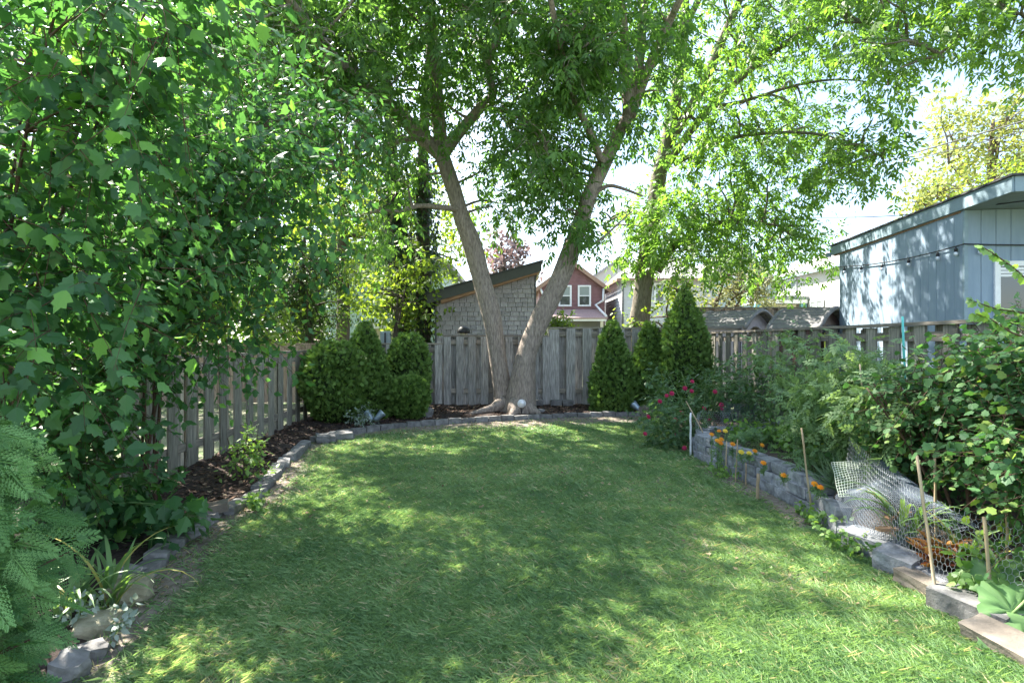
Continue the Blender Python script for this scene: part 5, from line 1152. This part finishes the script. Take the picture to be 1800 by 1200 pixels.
# marigold blooms, one small plant each
mg = [(1251,763,6.15,'o'),(1264,757,6.35,'o'),(1275,757,6.4,'y'),(1261,774,5.95,'o'),(1268,772,6.05,'o'),(1267,778,5.9,'o'),(1288,780,5.85,'o'),(1303,794,5.55,'y'),(1317,796,5.5,'y'),(1327,792,5.6,'o'),(1342,813,5.0,'o'),(1378,835,4.65,'o'),(1432,854,4.4,'o'),(1442,864,4.3,'o'),(1449,782,5.3,'y'),(1340,782,5.8,'o')]
ORD = ['first','second','third','fourth','fifth','sixth','seventh','eighth','ninth','tenth','eleventh','twelfth']; cnt = {'o': 0, 'y': 0}
for (x, y, d, c) in sorted(mg, key=lambda q: (at(*q[:3])-Vector((2.2,6.98,.4))).length):
    p = at(x, y, d); z = bedz(p.x, p.y)
    if p.z < z+.06: p.z = z+.06
    near_wall = ORD[cnt[c]]+(' orange' if c == 'o' else ' yellow')+' marigold bloom counted from the white corner post'; cnt[c] += 1
    m = thing('marigold', near_wall, 'flower', (p.x, p.y, z), 'orange marigolds in the raised bed' if c == 'o' else 'yellow marigolds in the raised bed')
    tube('stem', [(p.x, p.y, z-.02), (p.x, p.y, p.z)], .004, M['stem_green'], m, 5)
    flower('bloom', m, p, rnd.uniform(.042, .055), M['petal_orange' if c == 'o' else 'petal_yellow'], (0, -.6, .8), 4)
    B = Batch(); n = 12; B.add(np.column_stack([np.full(n, p.x), np.full(n, p.y), rng.uniform(z, max(z+.03, p.z-.03), n)]), rng.normal(size=(n, 3))+[0, 0, .4], rng.normal(size=(n, 3))+[0, 0, 1], rng.uniform(.05, .08, n))
    B.build('foliage', 'pinnate', M['marigold_leaf'], m)

# strap-leaved plants
def strap(parent, base, az, ln, up, w, mat, r, name='leaf'):
    V = []; n = 9; p = Vector(base); el = up; step = ln/n; L_ = []
    side = Vector((-math.sin(az), math.cos(az), 0)); curl = rnd.uniform(.14, .3)
    for i in range(n+1):
        ww = w*(1-(i/n)**2.2)*(0.75+0.5*min(1, i/3)); V += [p-side*ww+Vector((0, 0, ww*.35)), p.copy(), p+side*ww+Vector((0, 0, ww*.35))]
        p = p+Vector((math.cos(az)*math.cos(el), math.sin(az)*math.cos(el), math.sin(el)))*step; el -= curl*(0.4+1.2*i/n)
    F = [(3*i+k, 3*i+k+1, 3*i+k+4, 3*i+k+3) for i in range(n) for k in (0, 1)]
    me = mesh(name, V, F, True); a = me.attributes.new('rnd', 'FLOAT', 'FACE'); a.data.foreach_set('value', [r]*len(F))
    return link(name, me, mat, parent)
def strap_plant(name, label, x, y, z, n, ln, w, mat, cat='plant'):
    o = thing(name, label, cat, (x, y, z))
    for i in range(n):
        az = rnd.uniform(0, 6.283); strap(o, (x+rnd.uniform(-.05,.05), y+rnd.uniform(-.05,.05), z-.02), az, ln*rnd.uniform(.7,1.15), rnd.uniform(1.0, 1.45), w*rnd.uniform(.75,1.2), mat, rnd.uniform(0, .85) if rnd.random() < .88 else 1.0)
    return o
p = at(190, 1075, 2.95); strap_plant('daylily_clump', 'daylily clump of arching green straps beside the cedar', p.x, p.y, .02, 24, .52, .011, M['strap'])
p = at(120, 1090, 2.85); strap_plant('daylily_clump', 'darker daylily straps tucked behind the cedar tips', p.x, p.y, .02, 16, .42, .013, M['strap'])
strap_plant('iris_clump', 'broad pale iris straps inside the chicken wire', 2.50, 3.62, .12, 20, .58, .017, M['strap'])
strap_plant('iris_clump', 'iris straps next to the split bamboo pole and reddish leaves', 2.62, 3.3, .08, 15, .52, .017, M['strap'])
strap_plant('iris_clump', 'short upright iris leaves beside the squash', 2.58, 3.0, .07, 10, .4, .016, M['strap'])
p = at(1495, 815, 4.5); tb_ = thing('chive_clump', 'fine blue-green grassy clump behind the wall stakes', 'plant', (p.x, p.y, .24))
B = Batch(); n = 420; an = rng.uniform(0, 6.283, n); B.add(np.column_stack([p.x+rng.normal(size=n)*.06, p.y+rng.normal(size=n)*.06, np.full(n, .23)]), np.column_stack([np.cos(an)*.7, np.sin(an)*.7, rng.uniform(.4, 1.3, n)]), rng.normal(size=(n, 3)), rng.uniform(.15, .3, n))
T['blade'] = half_leaf([(0,0),(0.014,0.3),(0,1.0)], 0.3, 0.35); B.build('foliage', 'blade', M['bluegreen'], tb_)
# squash
def squash_leaf(parent, p, nrm, ax, size, r):
    m = 50; V = [(0, 0, -.06)]; F = []
    for ring, rr in ((1, .45), (2, .8), (3, 1.0)):
        for k in range(m):
            a = 6.283*k/m; lob = 1+.10*math.cos(5*a)+.035*math.cos(19*a)+.02*math.cos(31*a); dent = 1-.55*math.exp(-((a-3.1416)/.28)**2)
            x, y = math.sin(a)*rr*lob*dent*.5, math.cos(a)*rr*lob*dent*.5
            V.append((x, y, .07*math.cos(5*a)*rr*.35-.10*rr*rr+.02*math.sin(9*a+ring)))
    for k in range(m): F.append((0, 1+k, 1+(k+1) % m))
    for ring in (0, 1):
        for k in range(m): a, b = 1+ring*m+k, 1+ring*m+(k+1) % m; F.append((a, a+m, b+m, b))
    me = mesh('leaf', V, F, True); at_ = me.attributes.new('rnd', 'FLOAT', 'FACE'); at_.data.foreach_set('value', [0.95 if (math.cos(5*6.283*(i % m+.5)/m) > .93) else r+rnd.uniform(-.12,.12) for i in range(len(F))])
    o = link('leaf', me, M['squash']); n = Vector(nrm).normalized(); y = (Vector(ax)-n*n.dot(Vector(ax))).normalized(); x = y.cross(n)
    o.matrix_basis = Matrix.Translation(p) @ Matrix(((x.x,y.x,n.x,0),(x.y,y.y,n.y,0),(x.z,y.z,n.z,0),(0,0,0,1))) @ Matrix.Scale(size, 4)
    o.parent = parent; o.matrix_parent_inverse = wm(parent).inverted(); return o
sq = thing('squash_plant', 'squash plant with large pale-veined leaves over the wall end', 'plant', (2.55, 2.72, .08))
for (x, y, d, nr, ax, sz) in ((1768,1018,2.85,(-.25,-.5,.8),(-.9,-.1,.1),.30),(1780,1070,2.7,(-.1,-.7,.6),(-.9,-.2,0),.27),(1800,1150,2.5,(-.2,-.55,.8),(-.8,-.4,-.2),.30),(1850,1000,2.9,(0,-.5,.8),(-.4,.4,.3),.3),(1850,1110,2.6,(.1,-.5,.8),(-.4,-.4,0),.3)):
    q = at(x, y, d); squash_leaf(sq, q, nr, ax, sz, rnd.uniform(.2, .8))
    tube('stalk', [(2.55,2.72,.05), (q.x*.5+1.27, q.y*.5+1.36, .18), tuple(q-Vector((0,0,.02)))], [.009,.008,.006], M['stem_green'], sq, 6)
rl = thing('lettuce', 'bolted lettuce with rusty orange and red leaves behind the wire', 'lettuce', (2.48, 3.28, .08))
B = Batch(); n = 34; a = rng.uniform(0, 6.283, n); B.add(np.column_stack([2.50+np.cos(a)*.03, 3.3+np.sin(a)*.03, .1+rng.uniform(0, .14, n)]), np.column_stack([np.cos(a), np.sin(a), rng.uniform(0, .9, n)]), rng.normal(size=(n, 3))*.3+[0, 0, 1], rng.uniform(.10, .17, n))
B.build('foliage', 'oval', M['redleaf'], rl, 34, 'leaf')
shrub('bed_plant', 'yellow-green seedling with pinkish leaves beside the squash stalks', (2.42,2.98,.07), stems_at(2.42, 2.98, 3, .15, .08), [(Vector((2.42+rnd.uniform(-.08,.08), 2.98+rnd.uniform(-.06,.06), .14+rnd.uniform(0,.1))), (.05,.05,.04), 1) for _ in range(5)], 'round', M['lush'], M['stem_green'], .05, 4, 4, (.05,.1), .15, rb=.003, stem_r=.004, cat='plant', single=20)
for (x, y, d, lab) in ((125,1100,2.75,'furry silver-leaved plant beside the daylily straps'), (195,1125,2.62,'small silver-leaved plant on the lawn edge')):
    q = at(x, y, d); q.z = .02
    shrub('silver_plant', lab, tuple(q), [[q, q+Vector((0,0,.08))]], [(q+Vector((rnd.uniform(-.06,.06), rnd.uniform(-.05,.05), rnd.uniform(.06,.13))), (.03,.03,.02), 1) for _ in range(4)], 'oval', M['silverleaf'], M['stem_green'], .04, 3, 4, (.03,.06), .1, rb=.003, stem_r=.004, cat='plant', single=20)
# clover and weeds at the wall foot and lawn edge
for (x, y, lab) in ((2.3,4.35,'weedy tuft of round leaves under the wall stakes'), (2.18,5.95,'weeds growing along the foot of the wall curve'), (2.2,3.75,'small weed tuft at the low end of the wall'), (-2.1,4.75,'weedy seedlings beside the pale slab')):
    shrub('weed_tuft', lab, (x, y, .0), [[Vector((x,y,-.01)), Vector((x,y,.05))]], [(Vector((x+rnd.uniform(-.08,.08), y+rnd.uniform(-.22,.22), .05+rnd.uniform(0,.05))), (.04,.05,.03), 1) for _ in range(8)], 'round', M['lush'], M['stem_green'], .035, 4, 4, (.03,.07), .1, rb=.002, stem_r=.003, cat='weeds')

# ------------------------------------------------------------------ stakes, wire and mesh
def stake(label, a, b, r=.007, mat='bamboo', name='bamboo_stake', group=None, da=None):
    A, Bv = Vector(a), Vector(b); n = 6; P = [A.lerp(Bv, i/n)+Vector((rnd.uniform(-.003,.003), 0, 0)) for i in range(n+1)]
    o = tube(name, P, [r*(1.12 if i % 2 else 1) for i in range(n+1)], M[mat], None, 6); tag(o, label, 'stake', group); return o
stake('tall bamboo stake at the bend of the wall', at(1430,918,4.40)-Vector((0,0,.05)), at(1409,752,4.40))
stake('long bamboo stake leaning over the wire beside the reddish leaves', at(1652,1078,2.95)-Vector((0,0,.04)), at(1612,800,3.2), .008)
stake('thick bamboo stake beside the squash leaves', at(1747,1085,2.88)-Vector((0,0,.04)), at(1730,908,2.9), .009)
stake('stubby wooden peg against the wall face', at(1331,880,5.0)-Vector((0,0,.04)), at(1333,832,5.0), .014)
stake('thin pale stake against the wall, first after the corner', at(1276,842,5.78)-Vector((0,0,.03)), at(1277,775,5.78), .006)
stake('thin pale stake against the wall, between two others', at(1293,848,5.64)-Vector((0,0,.03)), at(1296,772,5.64), .006)
stake('short thin stake against the wall, beside the stubby peg', at(1311,850,5.5)-Vector((0,0,.03)), at(1311,813,5.5), .006)
stake('white post at the rounded corner of the wall', at(1214,800,6.98)-Vector((0,0,.04)), at(1214,725,6.98), .012, 'white', 'wire_post')
stake('slanted bamboo cane behind the corner post', at(1236,760,6.75), at(1206,705,7.1), .006)
stake('bamboo cane in front of the dark mesh', at(1366,744,6.9)-Vector((0,0,.1)), at(1350,668,6.9), .006)
stake('bamboo cane among the tomato leaves', at(1527,810,4.5)-Vector((0,0,.2)), at(1512,640,4.5), .006)
stake('bamboo cane half hidden by currant leaves', at(1645,850,3.6)-Vector((0,0,.4)), at(1643,802,3.6), .008)
stake('slim cane standing in the dark of the currant bush', at(1772,960,2.95)-Vector((0,0,.3)), at(1768,800,3.0), .007)
stake('turquoise plastic plant stake rising above the fence cap', at(1600,720,4.6)-Vector((0,0,.8)), at(1586,556,4.6), .009, 'turq' if 'turq' in M else 'steel_blue', 'plant_stake')

def net(name, label, fn, nu, nv, r, mat, hexa=False, cat='netting'):
    """wires of a net; fn maps (u,v) in 0..1 to a point"""
    W = Wood(); A, Bq = [], []
    def q(u, v): p = fn(min(max(u, 0), 1), min(max(v, 0), 1)); return (p.x, p.y, p.z)
    if hexa:
        for j in range(nv):
            for i in range(nu):
                o = .5 if j % 2 else 0
                u0, u1 = (i+o)/nu, (i+o+.5)/nu; um = (i+o+.25)/nu; v0, v1, v2 = j/nv, (j+.35)/nv, (j+1)/nv
                a_ = q(u0-.25/nu, v1); b_ = q(u0+.25/nu, v0); c_ = q(u0+.75/nu, v1)
                A += [a_, b_, c_]; Bq += [b_, c_, q(u0+.75/nu, v2)]
    else:
        for j in range(nv+1):
            for i in range(nu): A.append(q(i/nu, j/nv)); Bq.append(q((i+1)/nu, j/nv))
        for i in range(nu+1):
            for j in range(nv): A.append(q(i/nu, j/nv)); Bq.append(q(i/nu, (j+1)/nv))
    W.add(np.array(A), np.array(Bq), r); o = W.build(name, M[mat], None, 1.0); tag(o, label, cat, kind='stuff'); return o
def pathfn(pts, h, z0, lean=0.0, wob=.03, seed=0):
    P = smooth_path([Vector((a, b, 0)) for a, b in pts], 6); cum = [0.0]
    for a, b in zip(P[:-1], P[1:]): cum.append(cum[-1]+(b-a).length)
    def fn(u, v):
        s = u*cum[-1]; i = max(0, min(len(P)-2, int(np.searchsorted(cum, s))-1)); t = (s-cum[i])/max(1e-6, cum[i+1]-cum[i])
        p = P[i].lerp(P[i+1], min(1, t)); nn = mnoise.noise(Vector((u*7+seed, v*1.5, seed)))
        hh = h(u) if callable(h) else h; zz = z0(u) if callable(z0) else z0
        return Vector((p.x+lean*v+wob*nn, p.y+wob*nn, zz+hh*v*(1+.12*mnoise.noise(Vector((u*5, seed, 0))))))
    return fn
net('chicken_wire', 'hexagonal chicken wire strung between bamboo stakes along the low wall', pathfn([(2.52,4.35),(2.44,4.0),(2.38,3.6),(2.36,3.2),(2.42,2.9),(2.55,2.65)], lambda u: .46-.06*u, lambda u: .22-.15*min(1, u*1.6), .06, .035, 3), 60, 13, .0013, 'wire', True)
net('chicken_wire', 'crumpled chicken wire behind the rounded wall corner', pathfn([(2.25,6.9),(2.34,7.2),(2.6,7.3),(2.75,7.25)], .24, .28, .03, .06, 9), 26, 9, .0013, 'wire', True)
net('garden_mesh', 'dark square plastic mesh standing behind the raised bed', pathfn([(2.75,7.5),(3.1,7.5),(3.5,7.35)], .32, .26, .0, .02, 5), 38, 14, .0016, 'mesh_black')
def quadfn(a, b, c, d, bulge=(0, 0, 0), seed=0, wob=.02):
    a, b, c, d, bulge = (Vector(q) for q in (a, b, c, d, bulge))
    def fn(u, v):
        p = a.lerp(b, u).lerp(d.lerp(c, u), v)+bulge*(16*u*(1-u)*v*(1-v)); n = mnoise.noise_vector(Vector((u*3+seed, v*3, seed))); return p+n*wob
    return fn
net('garden_mesh', 'roll of pale green square mesh tucked behind the draped netting', quadfn(at(1462,812,4.35), at(1560,808,4.35), at(1560,870,4.1), at(1475,872,4.1), (0, 0, .03), 2, .01), 20, 14, .0028, 'mesh_white')
net('garden_mesh', 'draped bluish square netting sagging over the lower bed', quadfn(at(1470,880,4.15), at(1545,808,4.2), at(1720,930,3.3), at(1510,975,3.7), (.0, -.05, .12), 4, .04), 54, 42, .0014, 'mesh_black')
# wood scraps in the lower bed
for (x, y, d, rz_, lab) in ((1580,905,3.7,.5,'split orange-brown cedar shake lying under the netting'), (1575,928,3.62,.12,'weathered cedar shake crossing another under the netting')):
    q = at(x, y, d); o = link('wood_scrap', rock_mesh('wood_scrap', .26, .05, .018, M['raw_wood'], rnd.randint(0, 50), .04, 2, .05), None, None, (q.x, q.y, max(q.z, bedz(q.x, q.y)+.02)), (0, 0, rz_)); tag(o, lab, 'wood')

# ------------------------------------------------------------------ garden spotlights
def spot(label, base, az, el, mat='steel_blue', s=1.0):
    b = Vector(base); o = thing('garden_spotlight', label, 'spotlight', base)
    d = Vector((math.cos(az)*math.cos(el), math.sin(az)*math.cos(el), math.sin(el)))
    tube('spike', [b-Vector((0,0,.05)), b+Vector((0,0,.07))], .012*s, M['black'], o, 6); c = b+Vector((0,0,.09))
    hd = tube('head', [c-d*.06*s, c-d*.03*s, c+d*.03*s, c+d*.10*s, c+d*.12*s], [.025*s,.04*s,.045*s,.062*s,.066*s], M[mat], o, 12)
    tube('lens', [c+d*.1205*s, c+d*.127*s], [.056*s,.052*s], M['silver'], hd, 12); return o
p = at(657, 745, 9.0); z = mulch_z(p.x, p.y, 0)
spot('blue-grey spotlight of the crossed pair, tilted towards the picket fence', (p.x-.05, p.y, z+.02), 2.7, .8); spot('blue-grey spotlight of the crossed pair, tilted towards the maple', (p.x+.06, p.y-.03, z+.02), .4, .75)
p = at(1122, 712, 10.0); spot('dark chrome spotlight near the tan stone and roses', (p.x, p.y, mulch_z(p.x, p.y, 0)), 2.4, .6, 'steel_blue', 1.1)
p = at(917, 712, 9.95)
o = thing('disc_light', 'round white disc light leaning at the maple trunk foot', 'light', (p.x, p.y, .14)); c = at(917, 709, 9.9)
hd = tube('rim', [c+Vector((0,.03,0)), c, c-Vector((0,.012,0))], [.06,.075,.07], M['white'], o, 20); tube('lens', [c-Vector((0,.0125,0)), c-Vector((0,.02,0))], [.058,.05], M['silver'], hd, 20)
tube('spike', [c+Vector((0,.01,-.07)), c+Vector((0,.01,-.17))], .01, M['black'], o, 6)
